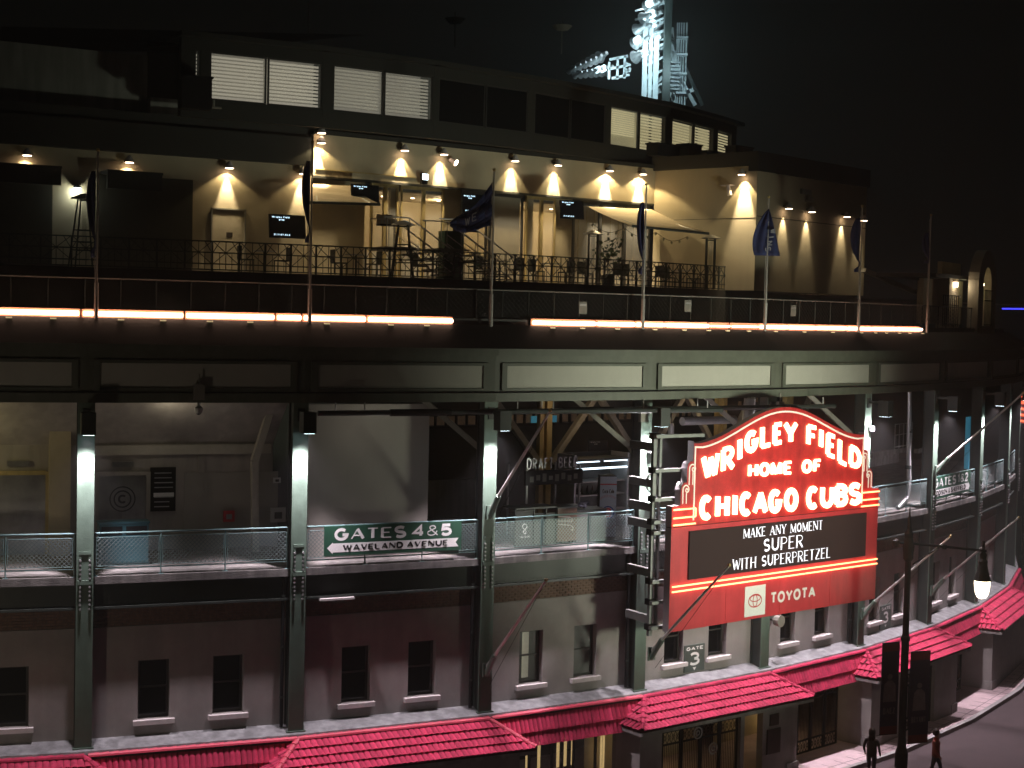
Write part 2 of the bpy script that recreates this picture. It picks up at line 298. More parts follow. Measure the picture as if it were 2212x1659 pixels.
# each glyph: width, strokes [(points, thick?)], serifs [(x,y)]
G = {
 'A': (1, [([(0, 0), (.5, 1)], 0), ([(.5, 1), (1, 0)], 1), ([(.2, .33), (.8, .33)], 0)], [(0, 0), (1, 0)]),
 'B': (.85, [([(0, 0), (0, 1)], 1), ([(0, 1), (.5, 1)]+arc(.5, .77, .42, .23, 90, -90)[1:]+[(0, .54)], 1), ([(.5, .54)]+arc(.5, .27, .5, .27, 90, -90)[1:]+[(0, 0)], 1)], []),
 'C': (.95, [(arc(.5, .5, .5, .5, 48, 312, 14), 1)], []),
 'D': (.95, [([(0, 0), (0, 1)], 1), ([(0, 1), (.4, 1)]+arc(.4, .5, .6, .5, 90, -90, 10)[1:]+[(0, 0)], 1)], []),
 'E': (.75, [([(0, 0), (0, 1)], 1), ([(0, 1), (1, 1)], 0), ([(0, .52), (.8, .52)], 0), ([(0, 0), (1, 0)], 0)], [(0, 0), (0, 1)]),
 'F': (.72, [([(0, 0), (0, 1)], 1), ([(0, 1), (1, 1)], 0), ([(0, .52), (.8, .52)], 0)], [(0, 0), (0, 1)]),
 'G': (.95, [(arc(.5, .5, .5, .5, 48, 350, 14)+[(1, .45), (.6, .45)], 1)], []),
 'H': (.95, [([(0, 0), (0, 1)], 1), ([(1, 0), (1, 1)], 1), ([(0, .5), (1, .5)], 0)], [(0, 0), (0, 1), (1, 0), (1, 1)]),
 'I': (.0, [([(.5, 0), (.5, 1)], 1)], [(.5, 0), (.5, 1)]),
 'K': (.9, [([(0, 0), (0, 1)], 1), ([(0, .42), (1, 1)], 0), ([(.3, .6), (1, 0)], 1)], [(0, 0), (0, 1), (1, 0), (1, 1)]),
 'L': (.75, [([(0, 1), (0, 0)], 1), ([(0, 0), (1, 0)], 0)], [(0, 0), (0, 1)]),
 'M': (1.2, [([(0, 0), (0, 1)], 0), ([(0, 1), (.5, .05)], 1), ([(.5, .05), (1, 1)], 0), ([(1, 1), (1, 0)], 1)], [(0, 0), (1, 0)]),
 'N': (1, [([(0, 0), (0, 1)], 0), ([(0, 1), (1, 0)], 1), ([(1, 0), (1, 1)], 0)], [(0, 0), (0, 1), (1, 1)]),
 'O': (1, [(arc(.5, .5, .5, .5, 90, 450, 18), 1)], []),
 'P': (.8, [([(0, 0), (0, 1)], 1), ([(0, 1), (.5, 1)]+arc(.5, .74, .5, .26, 90, -90)[1:]+[(0, .48)], 0)], [(0, 0), (0, 1)]),
 'R': (.88, [([(0, 0), (0, 1)], 1), ([(0, 1), (.5, 1)]+arc(.5, .75, .45, .25, 90, -90)[1:]+[(0, .5)], 0), ([(.4, .5), (1, 0)], 1)], [(0, 0), (0, 1), (1, 0)]),
 'S': (.8, [(arc(.5, .75, .48, .25, 35, 270, 9)+arc(.5, .25, .5, .25, 90, -145, 9)[1:], 1)], []),
 'T': (.85, [([(0, 1), (1, 1)], 0), ([(.5, 1), (.5, 0)], 1)], [(.5, 0)]),
 'U': (.95, [([(0, 1), (0, .4)]+arc(.5, .4, .5, .4, 180, 360, 10)[1:]+[(1, 1)], 1)], [(0, 1), (1, 1)]),
 'V': (.95, [([(0, 1), (.5, 0)], 1), ([(.5, 0), (1, 1)], 0)], [(0, 1), (1, 1)]),
 'W': (1.4, [([(0, 1), (.26, 0)], 1), ([(.26, 0), (.5, .9)], 0), ([(.5, .9), (.74, 0)], 1), ([(.74, 0), (1, 1)], 0)], [(0, 1), (1, 1)]),
 'Y': (.95, [([(0, 1), (.5, .45), (.5, 0)], 1), ([(1, 1), (.5, .45)], 0)], [(0, 1), (1, 1), (.5, 0)]),
 'Z': (.8, [([(0, 1), (1, 1)], 0), ([(1, 1), (0, 0)], 1), ([(0, 0), (1, 0)], 0)], []),
 '&': (.9, [([(1, 0), (.25, .7)]+arc(.5, .8, .28, .2, 200, -20, 7)+[(.1, .4)]+arc(.4, .25, .4, .25, 160, 340, 7)+[(.95, .45)], 0)], []),
 '1': (.3, [([(0, .8), (.6, 1), (.6, 0)], 1)], []),
 '2': (.75, [(arc(.5, .72, .48, .28, 160, -30, 8)+[(0, 0), (1, 0)], 1)], []),
 '3': (.75, [(arc(.45, .75, .45, .25, 150, -90, 8)+arc(.45, .26, .52, .26, 90, -150, 9)[1:], 1)], []),
 '4': (.85, [([(.75, 0), (.75, 1), (0, .3), (1, .3)], 1)], []),
 '5': (.8, [([(.9, 1), (.15, 1), (.08, .58)]+arc(.45, .32, .5, .32, 120, -150, 9), 1)], []),
 '7': (.75, [([(0, 1), (1, 1), (.35, 0)], 1)], []),
 '0': (.75, [(arc(.5, .5, .5, .5, 90, 450, 16), 1)], []),
 'r': (.5, [([(0, 0), (0, .65)], 1), (arc(.55, .3, .5, .35, 160, 60, 4), 1)], []),
 'i': (.0, [([(.5, 0), (.5, .65)], 1), ([(.5, .85), (.5, 1)], 1)], []),
 'g': (.65, [(arc(.45, .33, .45, .32, 90, 450, 10), 1), ([(.9, .65), (.9, -.15), (.5, -.28), (.1, -.2)], 1)], []),
 'l': (.0, [([(.5, 0), (.5, 1)], 1)], []),
 'e': (.65, [([(.05, .35), (.95, .35)]+arc(.5, .33, .45, .32, 10, 320, 10), 1)], []),
 'y': (.65, [([(0, .65), (.5, .05)], 1), ([(1, .65), (.3, -.28)], 1)], []),
 'd': (.65, [(arc(.5, .33, .45, .32, 0, 360, 10), 1), ([(.95, 0), (.95, 1)], 1)], []),
 'o': (.65, [(arc(.5, .33, .45, .32, 0, 360, 10), 1)], []),
 'a': (.65, [(arc(.5, .33, .45, .32, 0, 360, 10), 1), ([(.95, 0), (.95, .65)], 1)], []),
 'c': (.6, [(arc(.5, .33, .45, .32, 50, 310, 10), 1)], []),
 '.': (.0, [([(.5, 0), (.5, .14)], 1)], []), ':': (.0, [([(.5, .1), (.5, .24)], 1), ([(.5, .5), (.5, .64)], 1)], []), '-': (.4, [([(0, .35), (1, .35)], 1)], []),
}
def ribbon(mb, pts, w, fn, d0, d1, closed=False):
    """flat stroke of width w along pts (2-D), mapped through fn(x,y,depth); front at d1, back at d0"""
    n = len(pts); V = [Vector((p[0], p[1])) for p in pts]
    if (V[0]-V[-1]).length < 1e-5 and n > 3: closed = True; V = V[:-1]; n -= 1
    l = []; r = []
    for i in range(n):
        a = V[i-1] if (i > 0 or closed) else None; b = V[(i+1) % n] if (i < n-1 or closed) else None
        t1 = (V[i]-a).normalized() if a is not None else None; t2 = (b-V[i]).normalized() if b is not None else None
        t1 = t1 if t1 is not None else t2; t2 = t2 if t2 is not None else t1
        n1 = Vector((-t1.y, t1.x)); n2 = Vector((-t2.y, t2.x)); m = n1+n2
        if m.length < .3: m = n1
        m.normalize(); k = min(1/max(m.dot(n1), .45), 1.8)
        l.append(V[i]+m*(w/2*k)); r.append(V[i]-m*(w/2*k))
    rng = range(n if closed else n-1)
    for i in rng:
        j = (i+1) % n
        mb.quad(fn(*r[i], d1), fn(*r[j], d1), fn(*l[j], d1), fn(*l[i], d1))
        if d1-d0 > .004:
            mb.quad(fn(*l[i], d1), fn(*l[j], d1), fn(*l[j], d0), fn(*l[i], d0)); mb.quad(fn(*r[j], d1), fn(*r[i], d1), fn(*r[i], d0), fn(*r[j], d0))
    if not closed and d1-d0 > .004:
        for i in (0, n-1): mb.quad(fn(*l[i], d1), fn(*r[i], d1), fn(*r[i], d0), fn(*l[i], d0))
def glyph(mb, ch, qmap, w, h, tk, tn, fn, d0, d1, serif=0.):
    """qmap maps metric (x,y) in [0,w]x[0,h] to the plane"""
    g = G[ch]
    def un(p, t): return (t/2+p[0]*(w-t) if ch not in 'Iil.:' else w*p[0], t/2+p[1]*(h-t))
    for k, (pts, th) in enumerate(g[1]):
        t = tk if th else tn
        q = [un(p, tk if serif == 0 else t) for p in pts]
        f2 = lambda x, y, d: fn(*qmap(x, y), d)
        ribbon(mb, q, t, f2, d0, d1+.0015*k)
    if serif > 0:
        for k, (x, y) in enumerate(g[2]):
            p = un((x, y), tk*.8); yy = tn*.35 if y == 0 else h-tn*.35
            ribbon(mb, [(p[0]-serif, yy), (p[0]+serif, yy)], tn*.7, lambda x, y, d: fn(*qmap(x, y), d), d0, d1+.006+.0011*k)
def textline(mb, s, x0, x1, y0, y1, tk, tn, fn, d0=0., d1=.003, serif=0., gap=.28, spw=.55, mask=None):
    """lay text between x0..x1, y0..y1"""
    h = y1-y0; ws = []
    for ch in s: ws.append(spw if ch == ' ' else G[ch][0]*.78+tk/h*(1.2 if ch in 'Iil.:' else 1))
    tot = sum(ws)+gap*(len(s)-1); k = (x1-x0)/tot; x = x0
    for ix, (ch, wch) in enumerate(zip(s, ws)):
        if ch != ' ' and (mask is None or mask[ix] != '\t'): glyph(mb, ch, (lambda X: (lambda a, b: (X+a, y0+b)))(x), wch*k, h, tk, tn, fn, d0, d1, serif)
        x += (wch+gap)*k
def words(name, m, par, s, x0, x1, y0, y1, tk, tn, fn, d0=0., d1=.003, serif=0., gap=.28, spw=.55):
    n = s.count(' ')+1                          # one object per word, spaced as one line
    for k in range(n):
        w_ = s.split(' '); masked = ' '.join(w if j == k else '\t'*len(w) for j, w in enumerate(w_))
        mb = MB(); textline(mb, s, x0, x1, y0, y1, tk, tn, fn, d0, d1, serif, gap, spw, masked); mb.build(name, m, par)
def fplane(root_local_y):       # maps (x,z,depth) to local coordinates, depth grows towards the viewer (-y)
    return lambda x, y, d: (x, root_local_y-d, y)
def disc(mb, cx, cy, r, fn, d, n=24, r0=0., a0=0, a1=360):
    for i in range(n):
        t0 = R(a0+(a1-a0)*i/n); t1 = R(a0+(a1-a0)*(i+1)/n)
        mb.quad(fn(cx+r0*math.cos(t0), cy+r0*math.sin(t0), d), fn(cx+r*math.cos(t0), cy+r*math.sin(t0), d), fn(cx+r*math.cos(t1), cy+r*math.sin(t1), d), fn(cx+r0*math.cos(t1), cy+r0*math.sin(t1), d))
def rect(mb, x0, x1, y0, y1, fn, d): mb.quad(fn(x0, y0, d), fn(x1, y0, d), fn(x1, y1, d), fn(x0, y1, d))

# ================================================================== GROUND
def sheet(name, pts, z, m, lab=None):
    mb = MB(); mb.poly([(x, y, z) for x, y in pts]); o = mb.build(name, m); o['kind'] = 'structure'; return o
sheet('road', [(-900, -300), (900, -300), (900, 900), (-900, 900)], -.15, 'asphalt')
mb = MB()
c = cuts(-1, 9.9)
for a, b in zip(c[:-1], c[1:]): mb.hexa([P(a, 1.9, -.15), P(b, 1.9, -.15), P(b, -12, -.15), P(a, -12, -.15)], [P(a, 1.9, 0), P(b, 1.9, 0), P(b, -12, 0), P(a, -12, 0)])
mb.build('pavement', 'paving')['kind'] = 'structure'
mb = MB(); fbox(mb, -1, 9.9, 1.92, 2.1, -.15, .012); mb.build('kerb', 'kerb')['kind'] = 'structure'
mb = MB()
for s in [x*.125-.9 for x in range(0, 86)]:
    fbox(mb, s, s+.0025, 1.25, 1.9, .0, .004)
fbox(mb, -1, 9.9, 1.62, 1.635, .0, .005)
mb.build('pavement_joint', 'black')['kind'] = 'structure'

# ================================================================== MAIN BUILDING
B = thing('ballpark_building', 'curved grey ballpark building with steel columns, open concourse and red tiled canopies', 'stadium', P(3, 0, 0))
def bpart(mb, name, m, **k): return mb.build(name, m, B, world=True, **k)
WIN = [(.255, .405), (.61, .76)]
Z0, Z1 = 3.93, 5.53
for i in range(-1, 10):                         # lower wall, one piece per bay
    mb = MB(); holes = [] if i > 8 else [(i+a, i+b, Z0, Z1) for a, b in WIN]
    wallbox(mb, i if i > -1 else -1, i+1 if i < 9 else 9.9, -.55, -.25, 2.4, 6.47, holes)
    bpart(mb, 'wall', 'stucco')
# windows
def window(i, a, b, kind):
    fr = MB(); s0, s1 = i+a, i+b; w = .012
    for q in ((s0, s0+w, Z0, Z1), (s1-w, s1, Z0, Z1), (s0+w, s1-w, Z0, Z0+.07), (s0+w, s1-w, Z1-.06, Z1), (s0+w, s1-w, 4.74, 4.79)): fbox(fr, q[0], q[1], -.5, -.44, q[2], q[3])
    f = bpart(fr, 'window', 'frame')
    for z0, z1 in ((Z0+.07, 4.74), (4.79, Z1-.06)):
        pn = MB(); fbox(pn, s0+w, s1-w, -.475, -.465, z0, z1); bpart_child(pn, 'pane', 'glass' if kind != 'lit' else GL, f)
    si = MB(); fbox(si, s0-.022, s1+.022, -.3, -.12, Z0-.13, Z0-.005); bpart_child(si, 'sill', 'sill', f)
    if kind in ('lit', 'inside'):
        rm = MB(); fbox(rm, s0-.02, s0+.33*(s1-s0) if kind == 'inside' else s1-.055, -1.5, -1.45, Z0, Z1); bpart_child(rm, 'curtain', 'roomdim', f)
        if kind == 'lit':
            q = MB(); x = s0+(.52 if i == 2 and a < .5 else .16)*(s1-s0); fbox(q, x, x+.042, -.8, -.78, Z0+.06, Z1-.05); bpart_child(q, 'lit_curtain', CURT, f)
def bpart_child(mb, name, m, par):
    me_loc = Vector(B.location)+Vector(par.location); me = mb.mesh(name, M[m] if isinstance(m, str) else m, me_loc)
    o = bpy.data.objects.new(name, me); COL.objects.link(o); o.parent = par; return o
GL = mat('clear glass', (.9, .9, .9), .05, noise=0, alpha=.12); M['clearglass'] = GL
CURT = mat('lit curtain', (.5, .48, .36), .9, noise=.08, emit=(1, .95, .7), es=.16)
for i in range(-1, 9):
    for a, b in WIN: window(i, a, b, 'lit' if i == 2 else ('inside' if i in (3, 4) else ''))
# brick band: bricks of the lit bay one by one, the rest joined
bm_ = MB(); fbox(bm_, -1, 9.9, -.5, -.30, 6.47, 7.2); bpart(bm_, 'mortar_band', 'mortar')
bw, bh, n_b = .2, .062, 0
me_b = {}
def brick_mesh(w, h, d=.03):
    k = (round(w, 3), h)
    if k not in me_b: me_b[k] = MB().box(-w/2, w/2, -d, 0, 0, h).mesh('brick', M['brick'])
    return me_b[k]
band = bpy.data.objects.new('brick_band', None); COL.objects.link(band); band.parent = B; band.location = (0, 0, 0)
rest = MB()
for i in range(-1, 9):
    for row in range(9):
        z = 6.485+row*.078; sold = row in (2,)
        n = int(L0/.215); off = .5 if row % 2 else 0
        for k in range(n):
            s = i+(k+off+.25)/n; w = bw*random.uniform(.94, 1.0)
            if s > i+.985 or s < i+.02: continue
            dp = -.27-random.random()*.008
            if i == 2 and n_b < 234:
                p = P(s, -.30, z)-B.location; link('brick', brick_mesh(round(w, 2), .066, .025+round(random.random()*.01, 3)), band, p, (0, 0, rotz(s)))
                n_b += 1
            else: fbox(rest, s-w/2/L0, s+w/2/L0, -.30, dp, z, z+.066)
bpart(rest, 'brick', 'brick', kind='stuff')
# riveted floor girder, ledge slab
for i in range(-1, 9):
    g = MB(); fbox(g, i+.035, i+.965, -.3, -.1, 7.08, 7.68); fbox(g, i+.035, i+.965, -.28, 0.06, 7.02, 7.08)
    gi = bpart(g, 'floor_girder', 'darksteel' if i != 2 else 'darksteel')
    rv = MB()
    if 0 <= i <= 6:
        for k in range(34):
            s = i+.06+k*.026; q = P(s, -.098, 7.14); rv.lathe([(.018, -.014), (.02, 0), (.018, .014)], 5, q)
        o = bpart_child(rv, 'rivet', 'darksteel', gi); o['kind'] = 'stuff'
    sl = MB(); fbox(sl, i, i+1, -.6, .10, 7.69, 7.89); bpart(sl, 'floor_slab', 'slab')
fl = MB(); fbox(fl, -1, 9.9, -9.5, -.6, 7.7, 7.885); bpart(fl, 'concourse_floor', 'concrete')
# grey coping above the tiles
for i in range(-1, 10):
    g = MB(); s1 = i+1 if i < 9 else 9.9
    fsheet(g, i, s1, -.26, 3.52, .36, 3.36); fsheet(g, i, s1, .36, 3.36, .38, 3.27); fsheet(g, i, s1, -.26, 3.45, .38, 3.25)
    bpart(g, 'coping', 'coping')
# upper beam, fascia and pale panels
mb = MB(); fbox(mb, -1, 9.9, -.35, .36, 12.47, 12.80); bpart(mb, 'upper_girder', 'fascia')
mb = MB(); fbox(mb, -1, 9.9, .36, .47, 12.47, 12.72); bpart(mb, 'lower_flange', 'fascia')
mb = MB(); fbox(mb, -1, 9.9, -.35, .40, 12.80, 13.70); bpart(mb, 'fascia_backing', 'fascia')
mb = MB(); fbox(mb, -1, 9.9, .40, .44, 13.64, 13.80); fbox(mb, -1, 9.9, .40, .60, 13.80, 14.0); bpart(mb, 'fascia_cornice', 'fascia')
mb = MB(); fbox(mb, -1, 9.9, .40, .41, 12.735, 12.755); bpart(mb, 'shadow_gap', 'black')
for i in range(-1, 9):
    a, b = i+.065, i+.93
    if i == 0: a, b = .055, .935
    mb = MB(); fbox(mb, a, b, .40, .425, 12.86, 13.5); p = bpart(mb, 'fascia_panel', 'panel')
    mb = MB()
    for q in ((a-.03, b+.03, 12.78, 12.86), (a-.03, b+.03, 13.5, 13.58), (a-.03, a, 12.86, 13.5), (b, b+.03, 12.86, 13.5)): fbox(mb, q[0], q[1], .40, .465, q[2], q[3])
    bpart_child(mb, 'panel_frame', 'fascia', p)
# roof edge and roof deck behind it
mb = MB(); fsheet(mb, -1, 9.9, .58, 14.0, -.45, 14.66); fsheet(mb, -1, 9.9, -.45, 14.66, -9, 14.70); bpart(mb, 'roof', 'roof')
mb = MB(); fbox(mb, -1, 9.9, -.95, -.72, 14.62, 14.84); bpart(mb, 'roof_upstand', 'roof')
# concourse ceiling
mb = MB(); fbox(mb, -1, 9.9, -9.5, -.35, 12.5, 12.62); bpart(mb, 'ceiling', 'soffit')
mb = MB(); fbox(mb, -1, 9.9, -9.7, -9.5, 7.9, 12.5); bpart(mb, 'concourse_back_wall', 'soffit')
# columns
splice = MB()
splice.box(-.16, .16, -.03, 0, 0, 1.75); 
col_me = {}
def column(i):
    p = P(i, 0, 0); rz = (rotz(i-.01)+rotz(i+.01))/2
    mb = MB(); wd = .215
    y0 = -.21
    z0 = 3.42
    mb.box(-wd, wd, y0, y0+.035, z0, 12.47)
    mb.box(-wd-.05, wd+.05, y0-.05, .28, 3.36, 3.42)
    me = mb.mesh('column', M['steel'])
    Mx = Matrix.Translation(p-B.location) @ Matrix.Rotation(rz, 4, 'Z')
    o = link('column', me, B, None, M3=Mx)
    q = MB(); q.box(-.17, .17, y0+.035, .2, z0, 12.47); q.box(-wd, wd, .2, .235, z0, 12.47); link('shaded_web', q.mesh('shaded_web', M['darksteel']), o, (0, 0, 0))  # web and rear flange darkened to hold the shade of the recess
    # channel shaped splice plate with rivets
    q = MB(); q.box(-.15, .15, y0-.03, y0, 8.50, 8.58); q.box(-.15, -.09, y0-.022, y0, 7.0, 8.5); q.box(.09, .15, y0-.022, y0, 7.0, 8.5); q.box(-.18, .18, y0-.06, y0, 7.72, 7.83)
    me = q.mesh('splice_plate', M['steel']); s = link('splice_plate', me, o, (0, 0, 0))
    q = MB()
    for x in (-.12, .12):
        for k in range(12):
            z = 7.08+k*.115
            if 7.68 < z < 7.87: continue
            q.lathe([(.03, 0), (.03, .045)], 6, (0, 0, 0)); n = 12
            for t in range(n): v = q.v[-n+t]; q.v[-n+t] = (x+v[0], y0-.022-v[2], z+v[1])
    me = q.mesh('rivet', M['galv']); r = link('rivet', me, o, (0, 0, 0)); r['kind'] = 'stuff'
for i in range(0, 10): column(i)

# ------------------------------------------------------------------ tiled canopies and skirts
def tile_mesh(w, l, name='tile'):
    mb = MB(); n = 4; pts = [(-w/2+w*k/n, .030*math.sin(PI*k/n)) for k in range(n+1)]
    for (xa, za), (xb, zb) in zip(pts[:-1], pts[1:]):
        mb.quad((xa*.95, 0, za*.8), (xb*.95, 0, zb*.8), (xb, -l, zb+.06), (xa, -l, za+.06))
        mb.quad((xa, -l, za+.06), (xb, -l, zb+.06), (xb*.96, -l+.03, zb-.012), (xa*.96, -l+.03, za-.012))
    return mb.mesh(name, M['tile'], smooth=False)
TM = tile_mesh(.168, .36); TS = tile_mesh(.150, .46)
cap = MB(); 
for k in range(5):
    a0, a1 = PI*k/5, PI*(k+1)/5
    cap.quad((0, .075*math.cos(a0), .07*math.sin(a0)), (0, .075*math.cos(a1), .07*math.sin(a1)), (.27, .088*math.cos(a1), .088*math.sin(a1)), (.27, .088*math.cos(a0), .088*math.sin(a0)))
    cap.quad((.27, .088*math.cos(a0), .088*math.sin(a0)), (.27, .088*math.cos(a1), .088*math.sin(a1)), (.27, .06*math.cos(a1), .06*math.sin(a1)), (.27, .06*math.cos(a0), .06*math.sin(a0)))
CAP = cap.mesh('ridge_tile', M['tileridge'])
tiles_done = 0
def jit(a): return random.uniform(-a, a)
def run_caps(A, Bp, par, joined):
    d = Bp-A; n = max(1, int(d.length/.25)); x = d.normalized(); y = Vector((0, 0, 1)).cross(x).normalized(); z = x.cross(y)
    for k in range(n):
        q = A+d*(k/n); m = Matrix((x, y, z)).transposed().to_4x4(); m.translation = q
        place(CAP, m, par, 'ridge_tile', joined)
def place(me, m, par, name, joined):
    if joined is None: link(name, me, par, None, M3=m)
    else:
        k = len(joined.v)
        for v in me.vertices: joined.v.append(tuple(m @ v.co))
        for p in me.polygons: joined.f.append(tuple(k+i for i in p.vertices))
def slope_tiles(A, X, D, lenx, rows, rowlen, spread0, spread1, me, pitch, par, joined, tri=None):
    """A top-left corner, X unit along, D unit down the slope; row range grows by spread at each end"""
    global tiles_done
    Nn = X.cross(D).normalized()
    if Nn.z < 0: Nn = -Nn
    for r in range(rows):
        f = (r+.75)/rows; a = -spread0*f; b = lenx+spread1*f
        n = max(1, int((b-a)/pitch))
        for k in range(n):
            x = a+(k+.5)*(b-a)/n
            q = A+X*x+D*(r*rowlen)+Nn*(.012+jit(.004))
            DD = (D+X*jit(.02)).normalized(); XX = DD.cross(Nn).normalized()
            if XX.dot(X) < 0: XX = -XX
            m = Matrix((XX, -DD, Nn)).transposed().to_4x4(); m.translation = q
            j = joined
            if j is None and tiles_done >= 296: j = OVER
            if j is None: tiles_done += 1
            place(me, m, par, 'tile', j)
OVER = MB()
def canopy(i):
    """hipped canopy over bay i"""
    O = B.location; rz = rotz(i+.5); X = Vector((math.cos(rz), math.sin(rz), 0)); Nn = Vector((math.sin(rz), -math.cos(rz), 0))
    A = P(i, .45, 3.22)-O; E_ = P(i+1, .45, 3.22)-O; L = (E_-A).length; h = 1.03; dz = .66
    root = MB()
    fa = A-X*h+Nn*h+Vector((0, 0, -dz)); fb = E_+X*h+Nn*h+Vector((0, 0, -dz)); wa = A-X*h+Vector((0, 0, -dz)); wb = E_+X*h+Vector((0, 0, -dz)); dn = Vector((0, 0, -.12))
    root.poly([A, E_, fb, fa]); root.poly([A, fa, wa]); root.poly([E_, wb, fb])
    root.quad(fa, fb, fb+dn, fa+dn); root.quad(wa, fa, fa+dn, wa+dn); root.quad(fb, wb, wb+dn, fb+dn); root.poly([wa+dn, fa+dn, fb+dn, wb+dn])
    cp = root.build('tiled_canopy', 'tiledeck', B)
    joined = None if i in (1, ) else MB()
    D = (Nn*h+Vector((0, 0, -dz))); sl = D.length; D.normalize()
    slope_tiles(A, X, D, L, 4, sl/4, h, h, TM, .17, cp, joined)
    for (a0, xs, cor) in ((A, -X, wa), (E_, X, wb)):            # side slopes
        Ds = (xs*h+Vector((0, 0, -dz))).normalized()
        Al = Nn
        for r in range(4):
            f = (r+.75)/4; n = max(1, int(h*f/.17))
            for k in range(n):
                q = a0+Al*((k+.5)*h*f/n)+Ds*(r*sl/4); N2 = Al.cross(Ds).normalized(); N2 = N2 if N2.z > 0 else -N2
                XX = Ds.cross(N2).normalized(); m = Matrix((XX, -Ds, N2)).transposed().to_4x4(); m.translation = q+N2*.012
                j = joined
                if j is None and tiles_done >= 296: j = OVER
                place(TM, m, cp, 'tile', j)
    up = Vector((0, 0, .03))
    jc = joined
    run_caps(A+up, E_+up, cp, jc); run_caps(A+up, fa+up, cp, jc); run_caps(E_+up, fb+up, cp, jc)
    if joined: o = joined.build('tile', 'tile', cp); o['kind'] = 'stuff'
    # eave gutter board
    g = MB(); g.bar(fa+dn, fb+dn, .05, .1); g.bar(wa+dn, fa+dn, .05, .1); g.bar(fb+dn, wb+dn, .05, .1); g.build('eave_board', 'concrete', cp)
def skirt(i, s0, s1, single):
    O = B.location; rz = rotz(i+.5); X = Vector((math.cos(rz), math.sin(rz), 0)); Nn = Vector((math.sin(rz), -math.cos(rz), 0))
    A = P(s0, .45, 3.23)-O; E_ = P(s1, .45, 3.23)-O; L = (E_-A).length; D = (Nn*.2+Vector((0, 0, -.8))); sl = D.length
    root = MB(); root.poly([A, E_, E_+D, A+D]); root.poly([A, A+D, A+Vector((0, 0, -.8))]); root.poly([E_, E_+D, E_+Vector((0, 0, -.8))]); root.quad(A+D, E_+D, E_+Vector((0, 0, -.8)), A+Vector((0, 0, -.8)))
    sk = root.build('tiled_skirt', 'tiledeck', B); D.normalize()
    joined = None if single else MB()
    slope_tiles(A+D*.06, X, D, L, 2, sl/2, 0, 0, TS, .15, sk, joined)
    run_caps(A+Vector((0, 0, .02)), E_+Vector((0, 0, .02)), sk, joined)
    if joined: o = joined.build('tile', 'tile', sk); o['kind'] = 'stuff'
canopy(1); skirt(0, .02, .99, True); skirt(2, 2.02, 2.98, True)
for i in (-1, 3, 5, 7, 9): canopy(i) if i < 9 else None
skirt(4, 4.02, 4.98, False); skirt(6, 6.02, 6.98, False); skirt(8, 8.02, 8.98, False)
if OVER.v: o = OVER.build('tile', 'tile', B); o['kind'] = 'stuff'

# ------------------------------------------------------------------ ground floor: blocks under canopies, recessed gates between
for i in (-1, 1, 3, 5, 7):
    mb = MB(); holes = []
    if i == 3: holes = [(3.03, 3.635, 0, 2.26), (3.665, 3.815, 0, 2.24)]
    if i == 5: holes = [(5.25, 5.75, 0, 2.2)]
    wallbox(mb, i-.12, i+1.12, .9, 1.15, 0, 2.43, holes)
    fbox(mb, i-.12, i-.08, -.2, .9, 0, 2.43); fbox(mb, i+1.08, i+1.12, -.2, .9, 0, 2.43)
    bpart(mb, 'block_wall', 'stucco')
    for a in (i-.13, i+1.02): bpart(fbox(MB(), a, a+.11, .85, 1.2, 0, .35), 'plinth', 'concrete')
mb = MB()
for i in (0, 2, 4, 6, 8): fbox(mb, i-.1, i+1.1, -.5, .15, 2.4, 2.75)
bpart(mb, 'lintel', 'concrete')
mb = MB(); fbox(mb, -1, 9.9, -5.2, -5, 0, 2.6); bpart(mb, 'ground_inner_wall', 'soffit')
for s in (3.1, 3.12, 3.23, 3.45, 3.475, 3.50, 3.525, 3.55, 3.575, 4.60, 4.625, 4.65, 4.675, 4.70, 4.725, 4.33): bpart(fbox(MB(), s, s+.014, -2.3, -2.28, .2, 2.3), 'lit_slat', 'yslat')
for s in (2.42, 2.5, 2.63, 2.68, 2.73): bpart(fbox(MB(), s, s+.018, -1.2, -1.18, .9, 2.2), 'lit_slat', 'yslat')
bpart(fbox(MB(), 3.02, 3.98, -2.62, -2.6, 0, 2.4), 'lit_back_wall', 'inner')
bpart(fbox(MB(), 4.15, 4.9, -2.62, -2.6, 0, 2.4), 'lit_back_wall', 'inner')
for s in (3.3, 4.5): lamp('interior_light', 'POINT', P(s, -1.6, 2.25), 14, (1, .74, .36), size=.1)  # unseen lamps added behind the gates to brighten slats and back wall
